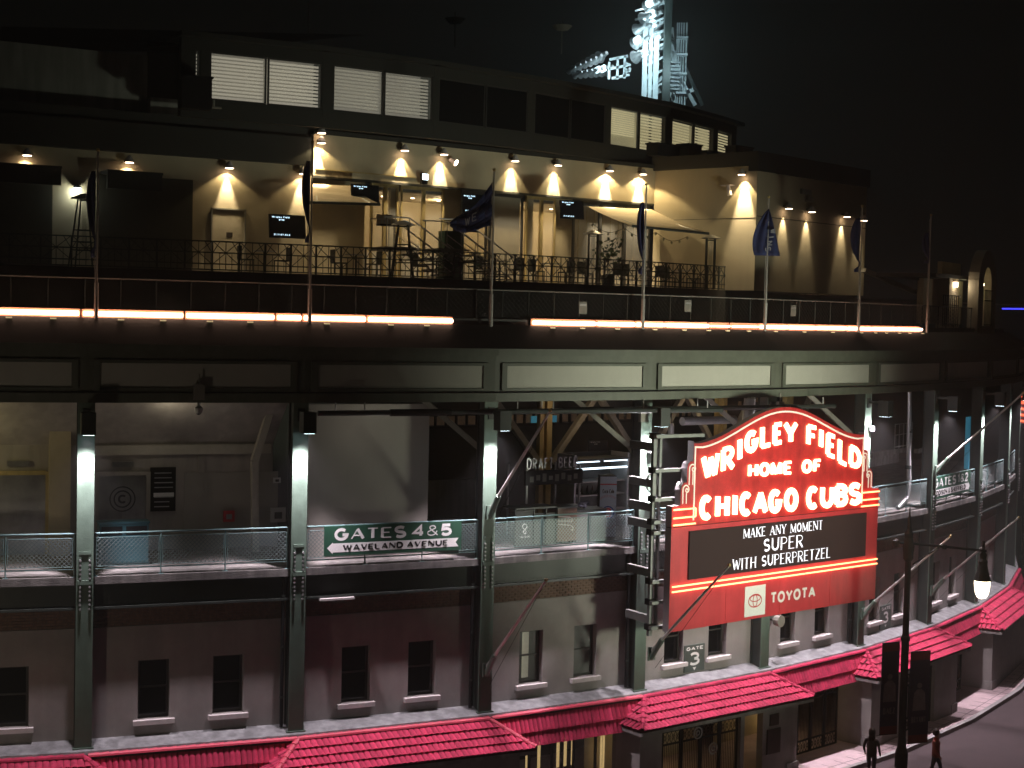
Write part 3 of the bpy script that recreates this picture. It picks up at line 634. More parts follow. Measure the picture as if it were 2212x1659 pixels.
def scroll_gate(s0, s1, o, z1, lab):
    rz = rotz((s0+s1)/2); p = P(s0, o, .05); t = thing('iron_gate', lab, 'gate', p, rz, 'iron entrance gates'); w = (P(s1, o)-P(s0, o)).length
    n = max(2, round(w/.9)); pw = w/n
    for k in range(n):
        x0 = k*pw+.02; x1 = (k+1)*pw-.02; f = MB()
        f.box(x0, x0+.05, -.03, .03, 0, z1); f.box(x1-.05, x1, -.03, .03, 0, z1)
        for z in (0, .42, z1-.45, z1-.05): f.box(x0+.05, x1-.05, -.025, .025, z, z+.05)
        lf = f.build('gate_leaf', 'black', t)
        nb = int((x1-x0-.1)/.075)
        for j in range(1, nb): MB().tube((x0+.05+(x1-x0-.1)*j/nb, 0, .47), (x0+.05+(x1-x0-.1)*j/nb, 0, z1-.45), .009, 5).build('bar', 'black', lf)
        for z0_, z1_ in ((.05, .42), (z1-.4, z1-.05)):
            q = MB(); m_ = 4; ww = (x1-x0-.1)/m_
            for a in range(m_):
                xa = x0+.05+a*ww; q.tube((xa, 0, z0_), (xa+ww, 0, z1_), .008, 4); q.tube((xa+ww, 0, z0_), (xa, 0, z1_), .008, 4)
                cc = [(xa+ww/2+.06*math.cos(R(d)), 0, (z0_+z1_)/2+.08*math.sin(R(d))) for d in range(0, 361, 45)]
                for u, v in zip(cc[:-1], cc[1:]): q.tube(u, v, .007, 4)
            q.build('lattice_panel', 'black', lf)
    return t
g3 = scroll_gate(3.04, 3.63, 1.05, 2.2, 'black iron gate with round emblems under the tiled canopy in front of glowing slats')
for cx, cz in ((.55, .62), (1.55, 1.95), (2.25, 1.35)):
    q = MB(); fn = lambda x, y, d: (x, -.035-d, y); disc(q, cx, cz, .2, fn, .004, 18, .15); disc(q, cx, cz, .09, fn, .004, 14, .05); q.build('emblem', 'galv', g3)
scroll_gate(4.22, 4.79, .12, 2.3, 'tall iron gate with lattice top in the recess right of the bronze plaques')
scroll_gate(5.27, 5.73, 1.05, 2.1, 'dark iron gate behind the player banners on the lamp post')
scroll_gate(6.28, 6.75, .12, 2.3, 'iron gate in the shaded recess right of the banners')
# storefront bay 2
t = thing('glass_storefront', 'dark glazed shop doors under the tiled skirt with pale lit strips inside', 'storefront', P(2.15, .05, 0), rotz(2.5))
w = (P(2.87, .05)-P(2.15, .05)).length
for k in range(5):
    x0 = k*w/5; f = MB(); f.box(x0, x0+.06, -.04, .04, 0, 2.38); f.box(x0+.06, x0+w/5, -.03, .03, 2.3, 2.38); f.box(x0+.06, x0+w/5, -.03, .03, 0, .15); fr = f.build('door_frame', 'frame', t)
    MB().box(x0+.06, x0+w/5, -.006, .006, .15, 2.3).build('pane', GL, fr)
MB().box(-.2, w+.3, -.06, .02, 2.42, 2.62).build('sign_band', 'frame', t)
# plaques
for (a, b, z0, z1, l) in ((3.868, 3.944, 1.75, 2.13, 'small square bronze plaque, the upper of the two by the entrance gate'), (3.848, 3.962, .82, 1.64, 'tall bronze plaque below the small square one')):
    p = P((a+b)/2, 1.15, (z0+z1)/2); wd = (b-a)*L0/2; hh = (z1-z0)/2
    mb = MB().box(-wd, wd, -.03, 0, -hh, hh); mb.box(-wd+.03, wd-.03, -.038, -.03, -hh+.03, hh-.03); o = mb.build('plaque', 'plaque', loc=p); o.rotation_euler = (0, 0, rotz(3.9)); tag(o, l, 'plaque')

# ================================================================== COLUMN FLOODLIGHTS
for i in range(0, 10):
    lab = ['floodlight box on the leftmost steel column', 'floodlight box on the second column from the left', 'floodlight box on the column left of the drinks kiosk', 'floodlight box on the column beside the marquee frame',
           'floodlight box hidden behind the dome of the marquee', 'floodlight box on the column at the right edge of the marquee', 'floodlight box on the column left of the sign for gates one and two', 'floodlight box on the column right of the sign for gates one and two',
           'floodlight box second from the far end of the colonnade', 'floodlight box at the far end of the colonnade'][i]
    rz = (rotz(i-.01)+rotz(i+.01))/2
    t = thing('floodlight', lab, 'floodlight', P(i, .21, 12.2), rz, 'floodlight boxes on the columns')
    mb = MB(); mb.box(-.18, .18, -.88, -.48, -.52, .05); mb.build('lamp_housing', 'darksteel', t)
    mb = MB(); mb.box(-.04, .04, -.48, 0, -.08, 0); mb.box(-.1, .1, -.03, 0, -.25, .1); mb.build('bracket', 'darksteel', t)
    MB().box(-.14, .14, -.84, -.52, -.526, -.521).build('lens', 'cool', t)
    pw = 7.6*[300, 320, 370, 540, 620, 640, 560, 420, 340, 260][i]
    l = lamp('beam', 'SPOT', (0, -.48, -.56), pw, (1, .87, .94), t, (0, -.62, -9), .1, 100, .8)
# second smaller fixtures shining on the inner face of the columns (the white glare halfway up)
for i, z in ((3, 10.9), (3, 9.2), (5, 11.2)):
    t = thing('column_uplight', {10.9: 'small bright flood clamped high on the column beside the marquee frame', 9.2: 'small bright flood clamped low on the column beside the marquee frame', 11.2: 'small bright flood on the column at the right shoulder of the marquee'}[z], 'floodlight', P(i+.02, .24, z), rotz(i))
    MB().box(-.1, .1, -.14, -.0, -.08, .08).build('lamp_housing', 'galv', t)
    MB().box(-.085, .085, -.12, -.02, .081, .09).build('lens', 'cool', t)
    lamp('beam', 'POINT', (0, -.12, .2), 90, (1, .93, .97), t, size=.05)

for i, lab in ((1, 'thin black downpipe left of the second column'), (2, 'thin black downpipe left of the column by the kiosk'), (3, 'thin black downpipe left of the column by the marquee frame'), (5, 'thin black downpipe by the column at the right edge of the marquee')):
    t = thing('downpipe', lab, 'downpipe', P(i-.062, -.02, 3.5), rotz(i-.1), 'downpipes beside the columns'); MB().tube((0, 0, 0), (0, 0, 4.2), .05, 8).build('pipe', 'black', t)
    for z in (.8, 2.2, 3.6): MB().tube((0, 0, z), (0, 0, z+.06), .062, 8).build('collar', 'darksteel', t)
t = thing('dome_camera', 'small dark dome camera under the beam above the lift lobby', 'camera', P(.52, -.1, 12.3), 0); MB().lathe([(.02, -.18), (.09, -.14), (.11, -.05), (.11, 0), (.05, .05), (.05, .17)], 12).build('dome', 'galv', t); MB().lathe([(.0, -.2), (.07, -.16), (.08, -.1)], 12).build('lens', 'black', t)
t = thing('wall_speaker', 'round dark speaker on the wall under the bottom edge of the marquee', 'speaker', P(4.12, .1, 4.9), rotz(4.1)); MB().tube((0, 0, 0), (0, -.25, 0), .17, 12, .2).build('horn', 'greybrace', t); MB().box(-.03, .03, -.05, .3, -.03, .03).build('bracket', 'darksteel', t)
for s_, z_, lab in ((.5, 12.75, 'small grey junction box on the beam above the lobby'), (2.93, 12.0, 'grey junction box at the head of the scaffold beside the marquee'), (4.0, 12.1, 'grey junction box above the dome of the marquee')):
    t = thing('junction_box', lab, 'junction box', P(s_, .48, z_-.2), rotz(s_)); MB().box(-.14, .14, -.12, 0, 0, .42).build('box', 'greybrace', t); MB().tube((0, -.05, .42), (0, -.05, .7), .02, 6).build('conduit', 'greybrace', t)
# ================================================================== RAILINGS
rail_labels = ['chain link railing between the left picture edge and the leftmost column', 'chain link railing in front of the lift lobby and teal cabinet', 'chain link railing carrying the sign for gates four and five', 'chain link railing in front of the drinks kiosk',
  'chain link railing just left of the marquee', 'chain link railing hidden behind the marquee panel', 'chain link railing right of the marquee beside the purple pipe', 'chain link railing carrying the sign for gates one and two', 'chain link railing second from the far right end', 'chain link railing at the far right end of the walkway']
def railing(i, a=.045, b=.955):
    s0, s1 = i+a, i+b; rz = rotz(i+.5); p = P(s0, .02, 7.89); w = (P(s1, .02)-P(s0, .02)).length
    t = thing('railing', rail_labels[i+1], 'railing', p, rz, 'chain link railings along the concourse edge')
    for k in range(4):
        x = w*k/3; MB().tube((x, 0, 0), (x, 0, 1.13), .024 if k in (0, 3) else .02, 8).build('post', 'rail', t); MB().box(x-.07, x+.07, -.06, .06, 0, .015).build('base_plate', 'rail', t)
    MB().tube((0, 0, 1.13), (w, 0, 1.13), .026, 8).build('top_rail', 'rail', t); MB().tube((0, 0, .2), (w, 0, .2), .02, 8).build('bottom_rail', 'rail', t)
    for k in range(3):
        x0 = w*k/3+.05; x1 = w*(k+1)/3-.05; f = MB()
        f.tube((x0, -.02, .27), (x1, -.02, .27), .009, 5); f.tube((x0, -.02, 1.02), (x1, -.02, 1.02), .009, 5); f.tube((x0, -.02, .27), (x0, -.02, 1.02), .009, 5); f.tube((x1, -.02, .27), (x1, -.02, 1.02), .009, 5)
        fr = f.build('mesh_frame', 'rail', t)
        q = MB(); st = .115; h = .75; z0 = .27; n = int((x1-x0+h)/st)
        for j in range(n):
            for sg in (1, -1):
                xa = x0-h+j*st if sg > 0 else x0+j*st; xb = xa+h*sg if sg > 0 else xa-h
                za, zb = z0, z0+h
                lo, hi = (xa, xb) if xa < xb else (xb, xa)
                def cl(x, z, x2, z2):
                    tt0, tt1 = 0., 1.
                    dx = x2-x
                    for lim, s_ in ((x0, 1), (x1, -1)):
                        if dx*s_ > 0:
                            tt0 = max(tt0, (lim-x)/dx) if s_*dx > 0 and s_*(lim-x) > 0 else tt0
                        if dx*s_ < 0:
                            tt1 = min(tt1, (lim-x)/dx) if s_*(lim-x2) > 0 else tt1
                    return tt0, tt1
                a0, a1 = cl(xa, za, xb, zb)
                if a1-a0 < .03: continue
                A = (xa+(xb-xa)*a0, -.02, za+(zb-za)*a0); Bq = (xa+(xb-xa)*a1, -.02, za+(zb-za)*a1)
                if min(A[0], Bq[0]) < x0-.01 or max(A[0], Bq[0]) > x1+.01: continue
                q.bar(A, Bq, .014, .012, up=(0, 1, 0))
        o = q.build('wire_mesh', 'wire', fr); o['kind'] = 'stuff'
    return t
for i in range(-1, 9): railing(i)

# ================================================================== WALKWAY SIGNS
def gates_sign(s0, s1, o, z0, z1, l1, l2, left, lab):
    rz = rotz((s0+s1)/2); p = P(s0, o, z0); w = (P(s1, o)-P(s0, o)).length; h = z1-z0
    t = thing('gate_direction_sign', lab, 'sign', p, rz)
    MB().box(0, w, 0, .03, 0, h).build('sign_board', 'printgreen', t)
    fn = fplane(0)
    words('lettering', 'white', t, l1, w*.07, w*.93, h*.50, h*.93, .085, .032, fn, 0, .004, 0, .12, .18)
    q = MB(); y0, y1, ym = h*.12, h*.42, h*.27; hd = .17
    X = (lambda x: x) if left else (lambda x: w-x)
    def pl(pts): q.poly([fn(X(x), y, .004) for x, y in pts])
    pl([(w*.02, ym), (w*.02+hd, h*.46), (w*.02+hd, y1), (w*.02+hd, y0), (w*.02+hd, h*.06)][0:2]+[(w*.02+hd, h*.06)])
    pl([(w*.02+hd, y0), (w*.98-.1, y0), (w*.98-.1, ym), (w*.98-.1, y1), (w*.02+hd, y1)])
    pl([(w*.98-.1, ym), (w*.98-.1, y0), (w*.98, y0)]); pl([(w*.98-.1, ym), (w*.98, y1), (w*.98-.1, y1)])
    q.build('arrow_ribbon', 'white', t)
    mb = MB(); xs = (w*.13, w*.9) if left else (w*.08, w*.87)
    words('lettering', 'black', t, l2, xs[0], xs[1], h*.155, h*.385, .05, .02, fn, 0, .008, 0, .12, .3)
gates_sign(1.132, 1.857, .12, 8.19, 9.02, 'GATES 4&5', 'WAVELAND AVENUE', True, 'dark green sign GATES 4 & 5 with white arrow pointing left')
gates_sign(5.985, 6.815, .12, 8.17, 9.05, 'GATES 1&2', 'ADDISON & SHEFFIELD', False, 'dark green sign GATES 1 & 2 with white arrow pointing right')
for a, b, lab in ((3.414, 3.574, 'GATE 3 sign on the wall just below the left of the marquee'), (5.414, 5.566, 'GATE 3 sign on the wall right of the marquee')):
    p = P(a, -.25, 3.56); w = (P(b, -.2)-P(a, -.2)).length; t = thing('gate_number_sign', lab, 'sign', p, rotz(a), 'gate number signs')
    MB().box(0, w, -.04, 0, 0, .88).build('sign_board', 'gatesign', t); fn = fplane(-.04)
    mb = MB(); textline(mb, 'GATE', .07, w-.07, .70, .82, .03, .02, fn, 0, .003, 0, .12); mb.build('lettering', 'white', t)
    mb = MB(); glyph(mb, '3', lambda x, y: (w*.24+x, .2+y), w*.52, .44, .085, .05, fn, 0, .003); mb.build('numeral', 'white', t)
    mb = MB(); mb.poly([fn(w/2-.08, .14, .003), fn(w/2, .04, .003), fn(w/2+.08, .14, .003)]); mb.build('arrow', 'white', t)

# ================================================================== MARQUEE SIGN
PL = P(2.926, 2.0); PR = P(4.649, 2.0); sw = (PR-PL).length; srz = math.atan2(PR.y-PL.y, PR.x-PL.x)
MS = thing('marquee_sign', 'big glowing red marquee sign with arched top, neon letters and message screen', 'marquee sign', (PL.x, PL.y, 5.58), srz)
fn = lambda x, y, d: (x, -d, y-5.58)
cx = sw/2; TH = .25
def dome(x): return 11.22+1.02*(.5+.5*math.cos(PI*min(1, abs(x-cx)/4.15)))
def bump_(x0, x1, z0, z1, right):      # rounded shoulder
    pts = []
    for k in range(7):
        a = R(90*k/6); pts.append((x0+(x1-x0)*(1-math.cos(a)), z0+(z1-z0)*math.sin(a)))
    return pts
left = [(0, 9.38), (.36, 9.38), (.36, 9.85)]+[(.40, 9.98), (.50, 10.07), (.60, 10.05), (.62, 10.2), (.62, 10.48)]+[(.66, 10.63), (.76, 10.70), (.86, 10.68), (.88, 10.9), (.88, 11.3)]
domepts = [(cx-4.15+8.3*k/40, dome(cx-4.15+8.3*k/40)) for k in range(41)]
domepts[0] = (cx-4.15, 11.24); domepts[-1] = (cx+4.15, 11.24)
right = [(sw-x, z) for x, z in reversed(left)]
upper = [(0, 8.745)]+left+domepts+right+[(sw, 8.745)]
def slab(pts, d0, d1, name, m, par, sidem=None):
    mb = MB(); 
    # front as strips: fan triangulated through bmesh
    mb.poly([fn(x, z, d1) for x, z in pts]); o = mb.build(name, m, par)
    q = MB(); n = len(pts)
    for i in range(n):
        a, b = pts[i], pts[(i+1) % n]; q.quad(fn(*a, d0), fn(*b, d0), fn(*b, d1-.001), fn(*a, d1-.001))
    q.poly([fn(x, z, d0) for x, z in reversed(pts)])
    q.build('side_casing', sidem or 'signside', o); return o
up_ = slab(upper, -TH, 0, 'upper_panel', 'signred', MS)
SCR = (.75, sw-.69, 7.11, 8.58)
lower = slab([(0, 5.58), (sw, 5.58), (sw, 8.725), (0, 8.725)], -TH, 0, 'lower_panel', 'signpanel', MS)
q = MB(); 
for z in (8.735,): q.box(0, sw, .02, TH-.02, z-5.58-.012, z-5.58+.012)
q.build('seam', 'black', MS)
for x in (1.9, 3.9, 5.9, 8.1): MB().box(x-.005, x+.005, -.004, .0, 8.76-5.58, 11.1-5.58).build('panel_joint', 'signpanel', up_)
for x in (2.5, 5.06, 7.6): MB().box(x-.005, x+.005, -.004, .0, 0.02, 1.18).build('panel_joint', 'signred', lower)
q = MB(); q.box(SCR[0], SCR[1], -.06, 0, SCR[2]-5.58, SCR[3]-5.58); scr = q.build('message_screen', 'screen', MS)
fs = lambda x, y, d: (x, -.062-d, y-5.58)
for s_, x0, x1, y0, y1, tk, tn in (('MAKE ANY MOMENT', 3.17, 7.03, 8.19, 8.49, .046, .017), ('SUPER', 4.13, 6.05, 7.68, 8.09, .066, .022), ('WITH SUPERPRETZEL', 2.69, 7.49, 7.22, 7.565, .052, .018)):
    words('lettering', 'screentext', scr, s_, x0, x1, y0, y1, tk, tn, fs, 0, .003, .04, .22, .5)
# white outline
q = MB(); inn = [(cx-4.0+8.0*k/36, dome(cx-4.0+8.0*k/36)-.14) for k in range(37)]
line = [(.93, 8.9), (.93, 11.12)]+inn[1:-1]+[(sw-.93, 11.12), (sw-.93, 8.9)]
ribbon(q, line, .055, fn, 0, .02); q.build('white_outline', 'signwhite', up_)
def scroll(x0, x1, zb, zt, mir):
    q = MB(); X = (lambda x: sw-x) if mir else (lambda x: x)
    r = (x1-x0)/2; pts = [(x0, zb), (x0, zt-r)]+[(x0+r-r*math.cos(R(a)), zt-r+r*math.sin(R(a))) for a in range(20, 181, 20)]
    cxx, czz = x1-.085, zt-r
    pts += [(cxx+.085*math.cos(R(a))*(1-(-a)/520), czz+.085*1.0*math.sin(R(a))*(1-(-a)/520)-.01) for a in range(-30, -400, -30)]
    ribbon(q, [(X(x), z) for x, z in pts], .038, fn, 0, .018)
    ribbon(q, [(X(cxx-.02), czz-.1), (X(cxx-.02), zb)], .038, fn, 0, .016)
    q.build('scroll', 'signwhite', up_)
for mir in (False, True): scroll(.44, .70, 9.42, 9.98, mir); scroll(.70, .96, 9.98, 10.60, mir)
# neon letters
def quadmap(tl, tr, bl, br, w, h):
    def f(x, y):
        u, v = x/w, y/h; a = (bl[0]+(br[0]-bl[0])*u, bl[1]+(br[1]-bl[1])*u); b = (tl[0]+(tr[0]-tl[0])*u, tl[1]+(tr[1]-tl[1])*u)
        return (a[0]+(b[0]-a[0])*v, a[1]+(b[1]-a[1])*v)
    return f
def neon_letter(ch, tl, tr, bl, br, tk):
    w = max(abs(br[0]-bl[0]), .05); h = ((tl[1]+tr[1])-(bl[1]+br[1]))/2
    mb = MB(); glyph(mb, ch, quadmap(tl, tr, bl, br, w, h), w, h, tk, tk*.82, fn, .0, .055); mb.build('neon_letter', 'neonw', up_)
WF = [('W', (1.19, 10.86), (2.0, 10.99), (1.26, 10.07), (2.05, 10.2)), ('R', (2.08, 11.06), (2.66, 11.17), (2.10, 10.25), (2.70, 10.36)), ('I', (2.80, 11.34), (3.0, 11.38), (2.83, 10.57), (3.03, 10.62)),
      ('G', (3.13, 11.50), (3.73, 11.61), (3.15, 10.79), (3.76, 10.89)), ('L', (3.86, 11.70), (4.38, 11.76), (3.88, 10.92), (4.40, 11.00)), ('E', (4.46, 11.76), (4.92, 11.80), (4.47, 11.0), (4.94, 11.06)),
      ('Y', (4.96, 11.79), (5.66, 11.79), (5.0, 11.05), (5.68, 11.04)), ('F', (6.12, 11.70), (6.64, 11.60), (6.13, 10.95), (6.66, 10.86)), ('I', (6.75, 11.57), (6.97, 11.51), (6.76, 10.85), (6.98, 10.79)),
      ('E', (7.14, 11.41), (7.62, 11.27), (7.14, 10.58), (7.63, 10.44)), ('L', (7.76, 11.21), (8.26, 11.03), (7.77, 10.33), (8.28, 10.15)), ('D', (8.37, 10.95), (9.0, 10.74), (8.37, 10.20), (9.01, 10.02))]
for l in WF: neon_letter(*l, .17)
for ch, a, b in (('H', 3.35, 3.78), ('O', 3.87, 4.34), ('M', 4.42, 4.92), ('E', 5.03, 5.42), ('O', 5.95, 6.42), ('F', 6.52, 6.89)): neon_letter(ch, (a, 10.52), (b, 10.52), (a, 10.07), (b, 10.07), .108)
for ch, a, b in (('C', 1.18, 1.75), ('H', 1.89, 2.50), ('I', 2.66, 2.88), ('C', 2.99, 3.56), ('A', 3.60, 4.31), ('G', 4.35, 4.97), ('O', 5.12, 5.78), ('C', 6.22, 6.84), ('U', 6.93, 7.61), ('B', 7.70, 8.34), ('S', 8.41, 9.08)): neon_letter(ch, (a, 9.66), (b, 9.62), (a, 8.87), (b, 8.86), .182)
def neon(pts, r=.026):
    q = MB(); P3 = [Vector(fn(x, z, .05)) for x, z in pts]
    for a, b in zip(P3[:-1], P3[1:]): q.tube(a, b, r, 8)
    q.build('neon_tube', 'neonr', MS)
for mir in (False, True):
    X = (lambda x: sw-x) if mir else (lambda x: x)
    neon([(X(.03), 9.27), (X(.98), 9.27), (X(.98), 9.02), (X(.03), 9.02)]); neon([(X(.03), 8.81), (X(.98), 8.81)])
for z in (6.955, 6.80): neon([(.06, z), (6.2, z)]); neon([(6.24, z), (sw-.03, z)])
# sponsor plate
q = MB(); q.box(3.37, 4.35, -.012, 0, .09, 1.05); lp = q.build('sponsor_plate', 'white', MS)
f2 = lambda x, y, d: (x, -.0125-d, y-5.58)
def ell(mb, cx_, cz_, rx, rz_, w): ribbon(mb, [(cx_+rx*math.cos(R(a)), cz_+rz_*math.sin(R(a))) for a in range(0, 361, 15)], w, f2, 0, .003)
q = MB(); ell(q, 3.86, 6.15, .31, .20, .035); q.build('oval_logo', 'redp', lp)
q = MB(); ell(q, 3.86, 6.15, .10, .19, .03); q.build('oval_logo', 'redp', lp); q = MB(); f2 = lambda x, y, d: (x, -.0155-d, y-5.58); ell(q, 3.86, 6.23, .24, .10, .03); q.build('oval_logo', 'redp', lp)
mb = MB(); textline(mb, 'TOYOTA', 4.60, 6.85, 5.96, 6.335, .085, .075, fn, 0, .006, 0, .1, .3); mb.build('sponsor_lettering', 'white', MS)
# second, darker marquee back panel rim (the other face seen behind the dome)
# ------------- steel frame left of marquee
FR = thing('mounting_scaffold', 'grey steel mounting frame between the column and the left side of the marquee', 'scaffold', P(2.885, 1.4, 5.4), rotz(2.95))
fz = 5.4
MB().box(-.06, .06, -.06, .06, 0, 6.1).build('upright', 'scaff', FR)
MB().box(.18, .26, -.05, .05, .2, 6.0).build('upright', 'scaff', FR)
for k, z in enumerate((11.45, 10.42, 9.55, 8.87, 8.55, 7.07, 6.44, 5.68)):
    ln = 1.7 if k == 0 else (.95 if k < 2 else .75)
    MB().box(-.14, ln, -.28, -.14, z-fz-.05, z-fz+.05).build('bracket', 'scaff', FR); MB().box(-.13, .13, -.14, .1, z-fz-.09, z-fz+.09).build('clamp', 'black', FR)
for z in (11.1, 10.0, 9.28, 8.75, 7.3, 5.88):
    MB().box(-.02, .12, .06, 1.2, z-fz-.12, z-fz+.12).build('wall_arm', 'scaff', FR)
q = MB(); pts = [Vector((.32+.35*math.cos(R(a)), .3, 4.6+.35*math.sin(R(a)))) for a in range(100, 280, 20)]
for a, b in zip(pts[:-1], pts[1:]): q.tube(a, b, .03, 6)
q.build('cable_loop', 'scaff', FR)
for kx in range(6):
    a0 = Vector((.2+.1*kx, .05, 2.6)); q = MB(); prev = a0
    for j in range(1, 8):
        c_ = a0+Vector((.09*j, 0, -.3*math.sin(PI*j/8)-.05*kx)); q.tube(prev, c_, .008, 4); prev = c_
    q.build('cable', 'black', FR)

# ================================================================== SLANTED FLAGPOLES
for i, z, lab in ((2, 9.36, 'bare slanted pole rising from the column left of the drinks kiosk, upper one'), (2, 4.76, 'bare slanted pole low on the column left of the lit windows'), (3, 4.68, 'slanted pole crossing in front of the lower left corner of the marquee'),
                  (5, 4.66, 'slanted pole with gilded tip beneath the right corner of the marquee'), (6, 9.45, 'long slanted pole crossing in front of the far right columns'), (6, 4.8, 'slanted pole behind the lit street lamp')):
    rz = (rotz(i-.01)+rotz(i+.01))/2
    A_ = P(i, .25, z) if z != 4.68 else P(2.885, 1.5, 4.98)
    t = thing('slanted_flagpole', lab, 'flagpole', A_, rz, 'slanted flagpoles on the columns')
    MB().tube((0, -.05, .0), (0, -3.25, 3.02), .052, 8, .034).build('pole', 'pole', t)
    MB().lathe([(.0, -.05), (.05, -.02), (.05, .03), (0, .06)], 8, (0, -3.28, 3.06)).build('tip', 'pill', t)
    MB().tube((0, .0, -.25), (0, -.5, .42), .085, 8).build('socket', 'steel', t)
    MB().box(-.13, .13, -.06, 0, -.3, .1).build('base_plate', 'steel', t)
    q = MB(); q.tube((.02, -.2, -.5), (.02, -3.0, 2.75), .006, 4); q.build('halyard', 'black', t)

# ================================================================== SHADE ROLLERS UNDER THE BEAM
for a, b, lab in ((1.08, 1.96, 'long horizontal roller tube hung above the sign for gates four and five'), (2.06, 2.93, 'long horizontal roller tube hung above the drinks kiosk')):
    p0 = P(a, .3, 12.17); w = (P(b, .3)-p0).length; t = thing('shade_roller', lab, 'roller', p0, rotz((a+b)/2), 'shade rollers under the beam')
    MB().tube((0, 0, 0), (w, 0, 0), .075, 10).build('tube', 'darksteel', t)
    for x in (.5, 1.35, w*.55, w-.55):
        MB().tube((x, 0, .07), (x, 0, .3), .02, 6).build('hook', 'galv', t)
    MB().tube((w*.16, 0, 0), (w*.30, 0, 0), .10, 10).build('motor', 'black', t)

# ================================================================== CONCOURSE INTERIOR
mb = MB(); fbox(mb, -1, 1.07, -4.25, -4.0, 7.9, 11.0); fsheet(mb, -1, 1.07, -4.0, 11.0, -2.2, 12.5); bpart(mb, 'lobby_wall', 'interior')
mb = MB(); fbox(mb, .1, 1.05, -4.0, -3.82, 10.70, 10.97); bpart(mb, 'lobby_beam', 'beam')
mb = MB(); fbox(mb, .577, 1.1, -4.0, -3.96, 7.9, 10.14); bpart(mb, 'pale_wainscot', 'beige')
mb = MB(); fbox(mb, -.135, -.03, -4, -3.5, 7.9, 12.4); bpart(mb, 'lobby_pier', 'inner')
mb = MB(); fbox(mb, .651, .683, -3.98, -3.9, 10.14, 10.7); bpart(mb, 'hanger', 'interior')
mb = MB(); mb.bar(P(1.02, -3, 12.4), P(.918, -3, 10.56), .22, .2); mb.bar(P(.918, -3, 10.56), P(.93, -3, 7.9), .2, .2); bpart(mb, 'bent_brace', 'beam')
def lift_door(s0, s1, z1, lab, logo):
    p = P(s0, -3.96, 7.9); w = (P(s1, -3.96)-p.xy.to_3d()-Vector((0, 0, 0))); w = (P(s1, -3.96, 7.9)-p).length
    t = thing('lift_door', lab, 'lift door', p, rotz((s0+s1)/2)); h = z1-7.9
    f = MB(); f.box(-.12, 0, -.08, 0, 0, h+.1); f.box(w, w+.12, -.08, 0, 0, h+.1); f.box(0, w, -.08, 0, h, h+.12); f.build('door_frame', 'pill' if not logo else 'interior', t)
    for k in range(2): MB().box(w*k/2+.005, w*(k+1)/2-.005, -.04, 0, 0, h).build('door_panel', 'stainless', t)
    MB().box(w/2-.3, w/2+.3, -.06, 0, h+.25, h+.4).build('floor_indicator', 'stainless', t)
    if logo:
        f_ = fplane(-.042); q = MB(); zc = 1.52
        disc(q, w/2, zc, .37, f_, .003, 28, .335); disc(q, w/2, zc, .255, f_, .003, 24, .215); disc(q, w/2, zc, .13, f_, .003, 20, .07, 45, 315)
        q.build('round_emblem', 'black', t)
lift_door(-.42, -.15, 10.15, 'stainless lift doors in a yellowish frame at the far left', False)
lift_door(.12, .37, 10.1, 'stainless lift doors with dark round emblem behind the teal cabinet', True)
p = P(.391, -3.95, 9.04); w = (P(.529, -3.95, 9.04)-p).length; t = thing('directory_board', 'tall black directory board with one pale strip beside the emblem lift doors', 'sign', p, rotz(.45))
MB().box(0, w, -.04, 0, 0, 1.28).build('board', 'black', t); fn0 = fplane(-.041)
q = MB(); rect(q, .1, w-.05, .42, .54, fn0, .002); q.build('pale_strip', 'white', t)
q = MB()
for k in range(8):
    z = .12+k*.14
    if .4 < z < .56: continue
    rect(q, .12, .12+.35+.2*random.random(), z, z+.03, fn0, .002)
q.build('small_print', 'galv', t)
for s, z, w, h, m1, lab, nm in ((.79, 8.68, .33, .33, 'redp', 'red fire alarm cabinet on the pale lobby wall', 'alarm_cabinet'), (1.055, 8.62, .46, .44, 'white', 'white framed picture by the second column', 'picture_frame'), (1.068, 9.8, .22, .16, 'white', 'small white wall switch above the framed picture', 'wall_switch')):
    t = thing(nm, lab, nm.replace('_', ' '), P(s, -3.9, z), rotz(s-.001))
    MB().box(0, w, -.06, 0, 0, h).build('case', m1, t); MB().box(w*.25, w*.75, -.068, -.06, h*.25, h*.7).build('inset', 'plaque' if nm != 'alarm_cabinet' else 'galv', t)
t = thing('metal_cabinet', 'teal two door cabinet standing behind the railing by the lift', 'cabinet', P(.088, -1.5, 7.89), rotz(.2))
w = 1.32; MB().box(0, w, 0, .5, .05, 1.15).build('body', 'teal', t); MB().box(-.03, w+.03, -.03, .53, 1.15, 1.2).build('top', 'teal', t)
for k in range(2):
    MB().box(w*k/2+.03, w*(k+1)/2-.03, -.02, 0, .1, .78).build('door', 'teal', t); MB().box(w*k/2+.05, w*(k+1)/2-.05, -.008, .0, .84, 1.08).build('dark_panel', 'black', t)
# purple-beige screen wall bay 1
mb = MB(); fbox(mb, 1.08, 1.80, -1.8, -1.5, 7.9, 12.3); bpart(mb, 'screen_wall', 'beige')
